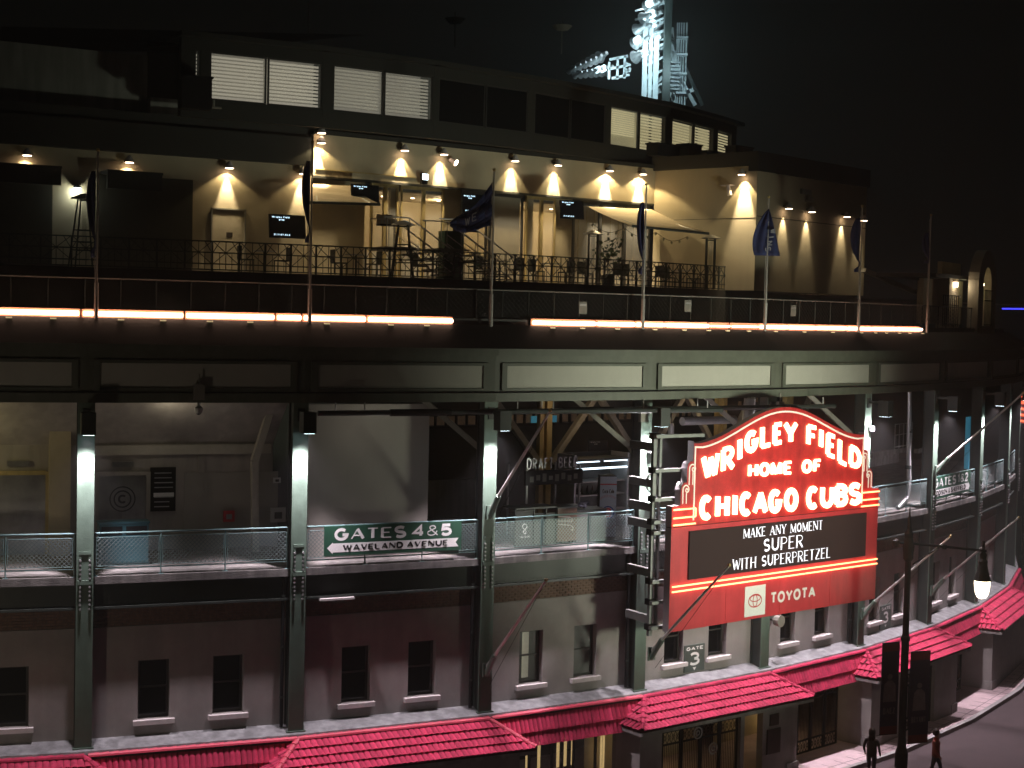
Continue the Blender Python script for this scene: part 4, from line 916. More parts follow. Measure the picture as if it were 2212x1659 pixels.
# bay 2..: trusses
for s in (3.09, 4.0, 4.9, 5.9):
    mb = MB(); fbox(mb, s, s+.035, -6.1, -5.9, 7.9, 12.5); fbox(mb, s+.06, s+.105, -6.1, -5.9, 7.9, 12.5)
    c0 = bpart(mb, 'truss_column', 'pill')
    for sg in (-1, 1):
        q = MB(); q.bar(P(s+.05+sg*.05, -5.9, 9.9), P(s+.05+sg*.48, -5.9, 12.4), .2, .2); bpart_child(q, 'brace', 'greybrace', c0)
for s in (1.95, 2.9, 3.9, 4.9):
    q = MB(); q.bar(P(s+.05, -.3, 11.0), P(s-.22, -1.2, 12.48), .15, .15); bpart(q, 'knee_brace', 'greybrace')
mb = MB(); fbox(mb, 1.85, 5.5, -8.9, -8.8, 11.05, 11.35)
ws = bpart(mb, 'far_window_strip', 'ylight')
mb = MB()
for k in range(40): s = 1.86+k*.09; fbox(mb, s, s+.012, -8.8, -8.7, 11.0, 11.4)
fbox(mb, 1.85, 5.5, -8.8, -8.68, 10.95, 11.02); bpart(mb, 'mullion', 'black')
for s in (3.45, 3.6): bpart(fbox(MB(), s, s+.1, -8.7, -8.66, 11.05, 11.3), 'blue_glow_pane', 'cyanlit')
for s, z in ((5.35, 11.6), (5.62, 11.7), (5.28, 10.8), (5.36, 10.8), (5.30, 10.55), (5.7, 10.7), (5.7, 10.4)): bpart(fbox(MB(), s, s+.035, -6.5, -6.45, z, z+.16), 'far_lit_window', 'ylight')
# lower dark counter front at the rear
mb = MB(); fbox(mb, 1.9, 3.0, -8.2, -8, 7.9, 9.2); bpart(mb, 'rear_counter', 'dimwall')
lamp('interior_light', 'POINT', P(3.35, -4.6, 11.9), 26, (1, .72, .38), size=.2)  # this and the next four are unseen lamps added to light the concourse
lamp('interior_light', 'POINT', P(.45, -2.0, 12.1), 13, (1, .90, .66), size=.3)  # dim fill added to brighten the lobby
lamp('interior_light', 'POINT', P(1.42, -.2, 11.9), 9, (1, .93, .78), size=.3)  # dim fill added to brighten the beige screen wall
lamp('interior_light', 'POINT', P(-.62, -2.4, 11.0), 34, (1, .88, .42), size=.2)
lamp('interior_light', 'POINT', P(4.6, -4.5, 11.5), 34, (1, .72, .35), size=.2)
# draft beer kiosk
KX = P(2.535, -2.5, 7.9); kz = rotz(2.7)
t = thing('beer_kiosk', 'beer kiosk with hollow outline letters above a dark menu board and counter', 'kiosk', KX, kz); w = 2.05
for x, y in ((.03, 0), (w, 0), (w-.2, 1.1), (.03, 1.1)): MB().tube((x, y, 0), (x, y, 2.3), .035, 6).build('post', 'galv', t)
MB().box(-.05, w+.08, -.06, .02, 1.72, 2.18).build('menu_board', 'black', t)
q = MB(); f_ = fplane(-.062)
for k in range(8): rect(q, .1+k*.24, .1+k*.24+.15, 1.82+.05*(k % 2), 2.0+.04*(k % 3), f_, .002)
q.build('menu_print', 'dimwall', t)
words('outline_letters', 'galv', t, 'DRAFT BEER', .0, 1.95, 2.22, 2.58, .045, .04, fplane(0), 0, .03, 0, .2)
MB().box(.2, w-.1, -.35, .1, 1.0, 1.05).build('counter_top', 'galv', t); MB().box(.75, w-.1, -.1, .1, .0, 1.0).build('counter_front', 'concrete', t)
# stainless back-bar with fluorescent strips
t = thing('back_bar', 'open back bar shelving with two cool white fluorescent strips', 'shelving', P(3.03, -3.5, 7.9), rotz(3.1)); w = 2.35
for x in (0, w): MB().box(x-.04, x+.04, 0, .9, 0, 2.5).build('upright', 'galv', t)
for z in (.6, 1.1, 1.55): MB().box(0, w, .1, .85, z, z+.04).build('shelf', 'stainless', t)
MB().box(0, w, .85, .9, .6, 2.5).build('back_panel', 'darksteel', t)
MB().box(.03, w*.45, .0, .06, 2.24, 2.27).build('fluorescent_tube', 'hide', t); MB().box(w*.55, w*.98, 0, .06, 2.24, 2.27).build('fluorescent_tube', 'hide', t); MB().box(.03, w-.03, 0, .10, 2.0, 2.05).build('light_shelf', 'hide', t)
MB().box(0, w, -.02, .85, 2.3, 2.36).build('canopy', 'darksteel', t)
for k in range(9):
    x = .2+k*.23; MB().lathe([(.04, 0), (.04, .16), (.015, .22), (.015, .28)], 7, (x, .4, 1.14)).build('bottle', 'black' if k % 2 else 'plaque', t)
# cooler with banner
t = thing('drinks_cooler', 'tall drinks cooler with white panel showing red stitching and a round ball club emblem', 'cooler', P(3.0, -2.0, 7.9), .16); w = .54
MB().box(.03, w, .0, .5, 0, 1.98).build('body', 'black', t); MB().box(.0, w, -.02, 0, .02, 1.96).build('banner_panel', 'banner', t)
f_ = fplane(-.02)
q = MB(); rect(q, 0, w, 1.69, 1.73, f_, .003); q.build('red_stripe', 'redp', t)
q = MB(); textline(q, 'Coca-Cola'.replace('C', 'C'), .08, w-.08, 1.42, 1.56, .022, .016, f_, 0, .003, 0, .1); q.build('script_lettering', 'plaque', t)
q = MB()
for yc, sg in ((1.02, 1), (.62, -1)):
    for k in range(22):
        a = R(25+k*130/21); x = w/2+.34*math.cos(a); y = yc+sg*(.30*math.sin(a))
        if 0.02 < x < w-.03: 
            for e in (-.02, .02): ribbon(q, [(x, y+e*sg), (x+.012*(1 if x > w/2 else -1), y+e*sg+.035*sg)], .008, f_, 0, .003)
q.build('stitching', 'redp', t)
q = MB(); disc(q, w/2, .80, .215, f_, .004, 28, .17); q.build('emblem_ring', 'bluep', t)
q = MB(); disc(q, w/2, .80, .155, f_, .004, 26, .09, 35, 325); q.build('emblem_letter', 'redp', t)
q = MB(); textline(q, 'UBS', w/2-.06, w/2+.12, .77, .84, .022, .02, f_, 0, .005, 0, .15); q.build('emblem_letters', 'redp', t)
# stands behind railing
t = thing('merchandise_stand', 'glass sided stand with white logo print behind the railing left of the kiosk', 'stand', P(2.33, -1.3, 7.89), rotz(2.4)); w = 1.5
MB().box(0, w, 0, .8, 1.15, 1.2).build('top', 'darksteel', t)
for x in (0, w*.45, w*.75, w): MB().box(x-.02, x+.02, 0, .04, 0, 1.15).build('post', 'darksteel', t)
MB().box(0, w*.42, .03, .06, 0, 1.12).build('panel', 'standp', t); MB().box(w*.45, w, .05, .08, 0, 1.0).build('panel', 'standp', t)
q = MB(); f_ = fplane(.03); disc(q, .35, .62, .10, f_, .004, 14, .06); disc(q, .35, .45, .07, f_, .004, 12, .03); textline(q, 'HOTDOG', .18, .55, .28, .34, .014, .012, f_, 0, .004, 0, .1); q.build('logo_print', 'white', t)
t = thing('snack_cart', 'dark cart with a pale curled line drawing on its front', 'cart', P(2.605, -1.25, 7.89), rotz(2.7)); w = .72
MB().box(0, w, 0, .7, .1, 1.12).build('body', 'wood', t); MB().box(-.02, w+.02, -.02, .72, 1.12, 1.16).build('top', 'darksteel', t)
for x in (.1, w-.1): MB().lathe([(.05, 0), (.05, .1)], 8, (x, .2, 0)).build('wheel', 'black', t)
q = MB(); f_ = fplane(0)
ribbon(q, [(.02, .88), (.45, .84), (.55, .78), (.52, .68), (.44, .70), (.46, .77)], .035, f_, 0, .004); ribbon(q, [(.02, .74), (.42, .72)], .03, f_, 0, .004); ribbon(q, [(.02, .64), (.5, .58), (.6, .50), (.56, .42), (.50, .46)], .035, f_, 0, .004); q.build('line_drawing', 'beige', t)
t = thing('steel_counter', 'low grey counter between the snack cart and the drinks cooler', 'counter', P(2.74, -1.3, 7.89), rotz(2.8)); MB().box(0, 1.15, 0, .6, 0, 1.0).build('body', 'counterp', t); MB().box(-.02, 1.17, -.03, .63, 1.0, 1.04).build('top', 'darksteel', t)
q = MB()
for k in range(9):
    a = random.random()*6; q.lathe([(.02, -.05), (.09, 0), (.02, .06)], 7, (.35+.28*math.cos(a)*random.random(), .2+.1*math.sin(a), 1.10+random.random()*.12))
q.build('stacked_bags', 'jeans', t)
# hanging heater / conduit on column
t = thing('hanging_speaker', 'small pale cylinder hanging on a cable under the ceiling right of the screen', 'speaker', P(3.75, -3, 10.9), 0); MB().lathe([(.09, 0), (.1, .05), (.1, .42), (.07, .5)], 10).build('body', 'galv', t); MB().tube((0, 0, .5), (0, 0, 1.6), .012, 5).build('cable', 'black', t)
# screens ----------------------------------------------------------
def tv(A, w, h, rz, lab, on=True, tilt=-8, clk=True):
    t = thing('tv_screen', lab, 'television', A, rz, 'video screens'); t.rotation_euler = (R(tilt), 0, rz)
    MB().box(0, w, 0, .06, 0, h).build('bezel', 'black', t); MB().box(.03, w-.03, -.004, 0, .03, h-.03).build('panel', 'tv', t)
    f_ = fplane(-.005); q = MB(); textline(q, 'Wrigley Field', w*.08, w*.56, h*.84, h*.92, h*.022, h*.022, f_, 0, .002, 0, .25); textline(q, 'BTNG', w*.27, w*.42, h*.73, h*.80, h*.024, h*.022, f_, 0, .002, 0, .2)
    textline(q, '21.11:07.23.0', w*.12, w*.56, h*.09, h*.165, h*.022, h*.022, f_, 0, .002, 0, .3)
    o = q.build('screen_text', 'tvtext' if on else 'galv', t); o['kind'] = 'stuff'
    MB().tube((w/2, .06, h*.6), (w/2, .5, h*1.1), .03, 6).build('mount', 'black', t)
tv(P(3.39, -5, 10.1), .9, .62, rotz(3.4), 'dim screen hanging inside the concourse above the back bar', False)
# pipes right of marquee
t = thing('drain_pipe', 'purplish lit drain pipe running down beside a column and bending left at the bottom', 'pipe', P(5.92, -.5, 7.95), 0)
q = MB(); O_ = P(5.92, -.5, 7.95); pts = [P(5.84, -.5, 12.4), P(5.86, -.5, 9.9), P(5.88, -.5, 8.9), P(5.86, -.5, 8.3), P(5.72, -.5, 7.95)]
for a, b in zip(pts[:-1], pts[1:]): q.tube(a-O_, b-O_, .09, 10)
q.build('pipe', 'galv', t)
for z in (10.8, 9.4): MB().tube(P(5.86, -.5, z)-O_, P(5.86, -.5, z+.14)-O_, .12, 10).build('collar', 'darksteel', t)
t = thing('ventilation_duct', 'fat grey duct with elbow above the left shoulder of the marquee', 'duct', P(4.0, -1.4, 11.4)); O_ = P(4.0, -1.4, 11.4)
q = MB(); q.tube(P(3.55, -1.4, 11.6)-O_, P(4.0, -1.4, 11.6)-O_, .14, 12); q.build('duct', 'galv', t); q = MB(); q.tube(P(4.08, -1.2, 11.2)-O_, P(4.1, -1.2, 12.3)-O_, .2, 12); q.build('elbow', 'galv', t); MB().tube(P(4.22, -1.2, 11.3)-O_, P(4.3, -1.2, 11.9)-O_, .16, 12).build('elbow', 'galv', t)
# right bay things: stairs landing and cyan lit pillar
mb = MB(); fbox(mb, 6.3, 7.2, -3.2, -3, 9.5, 9.7); fbox(mb, 6.3, 6.9, -3.2, -3.1, 9.1, 9.5); fbox(mb, 7.4, 8.2, -3.2, -3, 9.3, 9.5); bpart(mb, 'stair_landing', 'concrete')
t = thing('stair_railing', 'grey stair landing railing seen through the far right bays', 'railing', P(6.75, -3, 9.7), rotz(6.8))
for k in range(5): MB().tube((k*.5, 0, 0), (k*.5, 0, 1.05), .02, 5).build('post', 'galv', t)
for z in (1.05, .1, .6): MB().tube((0, 0, z), (2, 0, z), .02, 5).build('rail', 'galv', t)
mb = MB(); fbox(mb, 7.72, 7.84, -1.4, -1.2, 8.6, 10.9); tag(mb.build('lit_pillar', 'cyanlit'), 'cyan lit pillar glowing behind the far right columns', 'pillar')
# small fluorescent fixtures on girder
mb = MB(); o_ = P(1.115, .1, 6.96)
t = thing('strip_light', 'short white strip under the walkway near the second column', 'light fitting', o_, rotz(1.2)); MB().box(0, 1.0, -.08, .05, 0, .06).build('tube', 'sill', t)

# ================================================================== ROOF EDGE: LED LINE, FENCE, FLAGPOLES
def led(s0, s1, lab, m='led', r=.05):
    t = thing('led_light_bar', lab, 'light bar', P(s0, -.58, 14.72), 0, 'light bars along the roof edge'); O_ = t.location
    mb = MB(); c_ = cuts(s0+.010, s1-.010)
    for a, b in zip(c_[:-1], c_[1:]): mb.tube(P(a, -.56, 14.76)-O_, P(b, -.56, 14.76)-O_, r, 8)
    mb.build('tube', m, t)
    mb = MB(); fbox(mb, s0+.004, s1-.004, -.68, -.64, 14.66, 14.875); mb.v = [(v[0]-O_.x, v[1]-O_.y, v[2]-O_.z) for v in mb.v]; mb.build('glow_rim', 'glow_rim', t)  # added strip whose peach tone gives the tube a glowing edge
    k = s0+.1
    while k < s1-.05:
        mb = MB(); a = P(k, -.36, 14.615)-O_; b = P(k+.028, -.36, 14.615)-O_; mb.bar(a, b, .06, .035); mb.build('clip', 'ledclip', t); k += .195
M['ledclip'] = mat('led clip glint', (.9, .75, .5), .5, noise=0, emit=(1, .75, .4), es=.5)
segs = [-.65, -.02, .0455, .462, .905, 1.04, 1.375, 1.85]
nm = ['leftmost, running out of the frame', 'tiny one beside the first roof flagpole', 'third from left, right after the first flagpole', 'fourth from left', 'short one left of the second roof flagpole', 'just right of the second roof flagpole', 'last one before the unlit gap']
for (a, b), l in zip(zip(segs[:-1], segs[1:]), nm): led(a, b, 'warm glowing light bar on the roof edge, '+l, r=.06)
segs = [2.32, 2.75, 3.02, 3.25, 3.6, 3.78, 4.03, 4.32, 4.62, 4.95, 5.3, 5.65, 6.03]
nm = ['first after the unlit gap', 'ending at the third visible flagpole', 'just right of the third flagpole', 'second right of the third flagpole', 'thin short one above the marquee', 'thin one left of the fourth flagpole', 'right of the fourth flagpole', 'second right of the fourth flagpole', 'left of the fifth flagpole', 'right of the fifth flagpole', 'second from the right end', 'rightmost one before the dark pole']
for j, ((a, b), l) in enumerate(zip(zip(segs[:-1], segs[1:]), nm)): led(a, b, 'warm glowing light bar on the roof edge, '+l, r=.028 if j in (4, 5) else .055)
# chain link fence behind the light bars
for i in range(-1, 8):
    p = P(i, -.86, 14.7); w = (P(i+1, -.86, 14.7)-p).length
    t = thing('roof_fence', 'low mesh fence on the roof edge, '+['at the left picture edge', 'between the first two roof flagpoles', 'behind the light bars before the gap', 'behind the unlit gap', 'above the left half of the marquee', 'above the right half of the marquee', 'left of the last dark pole', 'right of the last dark pole', 'at the far right end'][i+1], 'fence', p, rotz(i+.5), 'mesh fences on the roof edge')
    for k in range(6): MB().tube((w*k/6, 0, 0), (w*k/6, 0, 1.0), .018, 5).build('post', 'darksteel', t)
    MB().tube((0, 0, 1.0), (w, 0, 1.0), .02, 6).build('top_rail', 'dimwall', t)
    q = MB(); h = .95; st = .16
    for j in range(int((w+h)/st)):
        x = -h+j*st; a0 = max(0, -x/h); a1 = min(1, (w-x)/h)
        if a1 > a0+.02:
            q.bar((x+h*a0, 0, .03+h*a0), (x+h*a1, 0, .03+h*a1), .006, .006, up=(0, 1, 0)); q.bar((w-x-h*a0, 0, .03+h*a0), (w-x-h*a1, 0, .03+h*a1), .006, .006, up=(0, 1, 0))
    o = q.build('wire_mesh', 'darksteel', t); o['kind'] = 'stuff'
for s, z in ((2.66, 15.05), (3.44, 15.2), (4.4, 15.15)):
    t = thing('notice_plate', {2.66: 'small pale notice on the roof fence left of the third flagpole', 3.44: 'small pale notice on the roof fence above the left of the marquee', 4.4: 'small pale notice on the roof fence right of the fourth flagpole'}[s], 'notice', P(s, -.83, z), rotz(s)); MB().box(0, .3, -.01, 0, 0, .38).build('plate', 'dimwall', t); MB().box(.03, .27, -.014, -.01, .25, .31).build('print', 'galv', t)
# roof flagpoles and flags
def flag_cloth(prof, name, par, m='flag'):
    """prof: rows of (z, [(x,y),...]) -> draped sheet with folds"""
    mb = MB(); rows = [[Vector((x, y, z)) for x, y in pts] for z, pts in prof]
    for a, b in zip(rows[:-1], rows[1:]):
        for k in range(len(a)-1): mb.quad(a[k], a[k+1], b[k+1], b[k])
    me = mb.mesh(name, M[m]); 
    import bmesh
    bm = bmesh.new(); bm.from_mesh(me); bmesh.ops.remove_doubles(bm, verts=bm.verts, dist=1e-4); bm.to_mesh(me); bm.free()
    for p in me.polygons: p.use_smooth = True
    o = bpy.data.objects.new(name, me); COL.objects.link(o); o.parent = par; md = o.modifiers.new('s', 'SOLIDIFY'); md.thickness = .012; return o
def draped(par, ztop, zbot, wide, side=-1, seed=1):
    rnd = random.Random(seed); prof = []
    n = 16
    for k in range(n+1):
        f = k/n; z = ztop+(zbot-ztop)*f; wd = wide*(math.sin(PI*min(1, f*1.15+.08))**.6)*(1-.3*f) if f < .9 else wide*.5
        pts = []
        for j in range(9):
            u = j/8; pts.append((side*(.05+wd*u), .10*math.sin(u*9+f*3+seed)*min(1, f*3)*.8))
        prof.append((z-.05*rnd.random(), pts))
    return flag_cloth(prof, 'flag', par)
fp = [(0.047, 18.98, 'leftmost roof flagpole with a limp dark flag', 1), (1.068, 19.55, 'roof flagpole by the corner lamps with a limp flag', 1), (2.048, 19.13, 'roof flagpole whose blue flag blows out to the left', 2), (3.05, 19.06, 'roof flagpole in front of the cream awning with a narrow hanging flag', 1),
      (4.05, 19.04, 'roof flagpole at the building corner with a broad lettered blue flag', 3), (5.04, 19.09, 'roof flagpole right of the wall lamps with a folded blue flag', 4), (6.06, 19.14, 'dim rightmost roof flagpole against the black sky', 5)]
for s, zt, lab, kind in fp:
    p = P(s, -.42, 14.62); t = thing('roof_flagpole', lab, 'flagpole', p, 0, 'upright flagpoles on the roof edge'); h = zt-14.62
    MB().tube((0, 0, 0), (0, 0, .95), .055, 10).build('sleeve', 'pole', t); MB().tube((0, 0, .95), (0, 0, h), .033, 8, .024).build('pole', 'pole', t)
    MB().lathe([(0, -.05), (.05, -.02), (.05, .03), (0, .06)], 8, (0, 0, h+.05)).build('finial', 'pill', t)
    MB().tube((-.06, 0, .2), (-.05, 0, h-.1), .008, 4).build('halyard', 'pole', t)
    fl = None
    if kind == 1: f = draped(t, h-.45, h-2.7, .24 if s > 2 else .26, -1, int(s*7)+2)
    if kind == 5: f = draped(t, h-.6, h-1.8, .3, -1, 9)
    if kind == 4: f = draped(t, h-.35, h-2.3, .38, -1, 5)
    if kind == 3:
        prof = []
        for k in range(15):
            f_ = k/14; z = h-.35-1.55*f_; l = -.52*math.sin(f_*2.2)**.8 if f_ > 0 else 0; r = .42*f_**.9
            prof.append((z, [(l+(r-l)*j/10+.0, -.06-.07*math.sin(j*1.3+f_*4)) for j in range(11)]))
        f = flag_cloth(prof, 'flag', t)
        q = MB(); 
        for j, ch in enumerate('WINS'):
            glyph(q, ch, (lambda J: lambda x, y: (.02+y*.9-.05*J+.02, h-1.02-J*.20-x+.1*y))(j), .16, .22, .04, .035, lambda x, y, d: (x, -.19-d, y), 0, .004)
        q.build('flag_lettering', 'flagprint', f)
    if kind == 2:
        prof = []; 
        path = [(-.04, -.30), (-.25, -.62), (-.5, -.95), (-.78, -1.18), (-1.05, -1.32), (-1.25, -1.5)]
        mb = MB(); rows = []
        for k, (x, z) in enumerate(path):
            hh = [1.25, 1.0, .78, .62, .42, .10][k]; rows.append([Vector((x-.0*j, -.08*math.sin(j*1.5+k), h+z-hh*j/8)) for j in range(9)])
        prof = rows
        for a, b in zip(rows[:-1], rows[1:]):
            for k in range(8): mb.quad(a[k], a[k+1], b[k+1], b[k])
        f = mb.build('flag', 'flag', t, smooth=True); md = f.modifiers.new('s', 'SOLIDIFY'); md.thickness = .012
        q = MB()
        for j, ch in enumerate('WE'): glyph(q, ch, (lambda J: lambda x, y: (-.82+.2*J+x*.9, h-1.62+.13*J+y+.4*x))(j), .17, .24, .035, .03, lambda x, y, d: (x, -.10-d, y), 0, .004)
        q.build('flag_lettering', 'flagprint', f)

# ================================================================== TERRACE LEVEL
DK = 16.13
TB = thing('terrace_building', 'cream walled rooftop club building with glass doors behind the terrace railing', 'building', (-.5, 57, DK))
def plan(A, Bq):
    A = Vector((*A, 0)); Bq = Vector((*Bq, 0)); d = Bq-A; L = d.length; X = d/L; Y = Vector((-X.y, X.x, 0))    # Y points inward (away from the viewer)
    def f(x, y, z): return A+X*x+Y*y+Vector((0, 0, z))
    return f, L, math.atan2(X.y, X.x)
def pbox(mb, f, x0, x1, y0, y1, z0, z1): mb.hexa([f(x0, y0, z0), f(x1, y0, z0), f(x1, y1, z0), f(x0, y1, z0)], [f(x0, y0, z1), f(x1, y0, z1), f(x1, y1, z1), f(x0, y1, z1)]); return mb
def tpart(mb, name, m, par=None, **k):
    o = mb.build(name, m, None); me = o.data
    off = TB.location
    for v in me.vertices: v.co -= off
    o.parent = par or TB; return o
LW, lL, lrz = plan((-20.5, 45.9), (-7.20, 53.42)); RW, rL, rrz = plan((-7.02, 53.30), (5.63, 63.03)); BW, bL, brz = plan((5.63, 63.03), (9.30, 59.80)); CW, cL, crz = plan((9.30, 59.80), (15.0, 66.2))
# deck
mb = MB(); mb.poly([(-24, 42, DK), (-13.5, 45.0, DK)]+[tuple(P(s, -7, DK)) for s in (0, 1, 2, 3, 4, 5, 6, 7, 8)]+[(30, 85, DK), (-24, 85, DK)]); tpart(mb, 'deck', 'concrete')
mb = MB(); fbox(mb, -1, 8, -7.05, -6.95, 14.6, DK-.004); tpart(mb, 'deck_upstand', 'roof')
LXB = 5.8                                                       # x (from the wall start) of the boundary
mb = MB(); pbox(mb, LW, 0, lL, 0, .3, DK, 19.95); tpart(mb, 'wall', 'cream')
mb = MB(); pbox(mb, LW, 0, lL, -.25, .3, 19.95, 20.9); pbox(mb, LW, 0, lL+.2, .0, .3, 20.9, 21.3); tpart(mb, 'dark_eave', 'soffit')
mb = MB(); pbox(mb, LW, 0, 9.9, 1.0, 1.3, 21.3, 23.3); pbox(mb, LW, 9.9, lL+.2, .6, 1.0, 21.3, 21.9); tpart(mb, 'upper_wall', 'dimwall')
# angular shade blades on the left wall
for x0, x1 in ((0, 6.69), (8.11, 9.91)):
    mb = MB(); pbox(mb, LW, x0, x1, -.9, 0, 19.22, 19.30); pbox(mb, LW, x0, x1-.02, -.88, -.82, 18.7, 19.22)
    tpart(mb, 'shade_hood', 'soffit')
def onL(t): return (-15.51+t*(-7.37+15.51), 48.78+t*(53.33-48.78))
LWu = lambda x: ((x-(-20.5))/math.cos(lrz))
mb = MB()
for a, b in ((0, 6.59), (8.0, 11.17)): pbox(mb, LW, a, b, -.06, 0, DK, 19.2)
tpart(mb, 'shaded_door_bay', 'doorbay')  # dark olive sheets; the shade under the hoods is in their colour
# wall 2 (cream band above the openings, glass wall below)
mb = MB(); pbox(mb, RW, 0, rL, 0, .3, 19.62, 21.05); tpart(mb, 'band_wall', 'cream')
mb = MB(); pbox(mb, RW, 0, rL, -.0, .35, 19.54, 19.62); tpart(mb, 'band_soffit', 'soffit')
mb = MB(); pbox(mb, RW, 0, rL, 4.2, 4.3, DK, 19.62); tpart(mb, 'inner_wall', 'inner')
mb = MB(); pbox(mb, RW, 0, rL, .3, 4.2, 19.3, 19.34); pbox(mb, RW, -.2, 0, 0, 4.2, DK, 19.6); tpart(mb, 'inner_ceiling', 'inner')
mb = MB(); pbox(mb, RW, 0, 2.3, .3, .4, DK, 19.54); tpart(mb, 'bar_wall', 'inner')
bays = [(2.45, 3.05), (3.05, 3.6), (3.7, 4.7), (4.7, 5.6), (6.4, 7.6), (7.7, 9.3), (9.45, 10.2), (10.2, 10.9), (11.8, 13.2), (13.2, 14.5), (14.5, 15.85)]
for k, (a, b) in enumerate(bays):
    f = MB(); pbox(f, RW, a, a+.07, .1, .2, DK, 19.54); pbox(f, RW, b-.07, b, .1, .2, DK, 19.54); pbox(f, RW, a+.07, b-.07, .1, .2, 19.42, 19.54)
    fr = tpart(f, 'glazed_door', 'frame' if k in (4, 5, 8, 9, 10) else 'pill')
    q = MB(); pbox(q, RW, a+.07, b-.07, .14, .15, DK, 19.42); o = q.build('pane', GL); [setattr(v, 'co', v.co-TB.location) for v in o.data.vertices]; o.parent = fr
for a, b in ((7.75, 9.2), (9.5, 9.85), (10.9, 11.8), (3.3, 3.65), (5.6, 6.4)): tpart(pbox(MB(), RW, a, b, .2, .3, DK, 19.54), 'wall_pillar', 'inner')
for x, y in ((3.2, 2), (4.4, 2.4), (5.6, 2.2), (7, 2.5), (9.3, 2.2), (12.5, 2.4)):
    tpart(MB().lathe([(.07, 0), (.07, .02)], 8, tuple(RW(x, y, 19.28))), 'downlight', 'lampw')
mb = MB(); pbox(mb, RW, 3.4, 11, 3.2, 3.5, DK, DK+1.1); pbox(mb, RW, 6.0, 7.5, 3.9, 4.15, DK+1.4, DK+1.5); tpart(mb, 'bar_counter', 'panel')
for x, pw in ((3.4, 55), (6.9, 95), (10.2, 60), (13.6, 150)): lamp('interior_light', 'POINT', RW(x, 2.2, 19.0), pw, (1, .78, .45), size=.15)
mb = MB()
for k in range(9): pbox(mb, RW, 12.3+.42*k, 12.3+.42*k+.02, .4, .43, DK, 19.4)
tpart(mb, 'curtain_seam', 'pill')
mb = MB(); pbox(mb, RW, 11.9, 15.8, .45, .5, DK, 19.3); tpart(mb, 'curtain', 'cream')
# return wall and right box
mb = MB(); pbox(mb, BW, 0, bL, 0, .3, DK, 20.95); tpart(mb, 'return_wall', 'cream'); mb = MB(); pbox(mb, BW, .2, bL, -.004, 0, 18.93, 18.95); tpart(mb, 'joint', 'soffit')
mb = MB(); pbox(mb, CW, 0, cL, 0, .3, DK, 20.75); pbox(mb, CW, cL-.3, cL, .3, 3, DK, 20.75); tpart(mb, 'side_wall', 'cream'); mb = MB(); pbox(mb, CW, .05, cL, -.01, 0, 19.0, 19.03); tpart(mb, 'joint', 'soffit')
mb = MB(); pbox(mb, CW, -.1, cL+.1, -.1, .35, 20.75, 21.5); pbox(mb, BW, -.1, bL, -.1, .3, 20.95, 21.5); tpart(mb, 'parapet', 'soffit')
# overhanging soffit of the upper level
mb = MB(); pbox(mb, RW, 0, rL+.3, -.05, 3, 21.05, 21.2); tpart(mb, 'upper_soffit', 'soffit')

# ---- press level with blinds
UB = thing('upper_level', 'dark upper storey with a long band of windows behind slatted blinds', 'building', (-3, 56, 21))
up = [(-11.0, 50.4), (-6.67, 52.77), (-3.05, 55.25), (.5, 58.3), (3.66, 61.6), (6.3, 64.65), (8.75, 68.4), (9.9, 70.4)]
def upart(mb, name, m, par=None):
    o = mb.build(name, m); 
    for v in o.data.vertices: v.co -= UB.location
    o.parent = par or UB; return o
WZ0, WZ1 = 21.8, 23.37
def upane(seg, x0, x1, l):
    z0, z1 = WZ0, WZ1; f, L, rz = plan(up[seg], up[seg+1])
    fr = MB()
    for q in ((x0, x0+.05, z0, z1), (x1-.05, x1, z0, z1), (x0+.05, x1-.05, z0, z0+.05), (x0+.05, x1-.05, z1-.05, z1)): pbox(fr, f, q[0], q[1], -.02, .06, q[2], q[3])
    w = upart(fr, 'window', 'frame')
    q = MB(); pbox(q, f, x0+.05, x1-.05, .0, .01, z0+.05, z1-.05); g = upart(q, 'pane', GL if l else 'glass', w)
    q = MB(); n = 12; lo = z0+.06+(.42 if (seg == 4 and x0 < 1.5) else 0); sp = (z1-.08-lo)/n
    for k in range(n): z = lo+k*sp; pbox(q, f, x0+.06, x1-.06, .16, .165, z+sp*.2, z+sp*.80); 
    if l: o = upart(q, 'blind', ('blinddim' if seg == 1 else 'blind') if l == 'roomc' else 'blindw', w); o['kind'] = 'stuff'
    if l:
        q = MB(); pbox(q, f, x0-.05, x1+.05, .9, .92, z0-.1, z1+.1); upart(q, 'lit_room', l, w)
for seg, a, b, l in ((0, .45, .64, 'roomc'), (0, .97, 2.92, 'roomc'), (0, 2.97, 4.89, 'roomc'), (1, .38, 2.35, 'roomc'), (1, 2.39, 4.34, 'roomc'), (2, .23, 2.39, None), (2, 2.44, 4.46, None), (3, .13, 2.14, None), (3, 2.20, 4.24, None),
                     (4, .0, 1.89, 'roomw'), (4, 1.95, 3.80, 'roomw'), (5, .25, 2.26, 'roomw'), (5, 2.33, 4.22, 'roomw'), (6, .16, 1.84, 'roomw')): upane(seg, a, b, l)
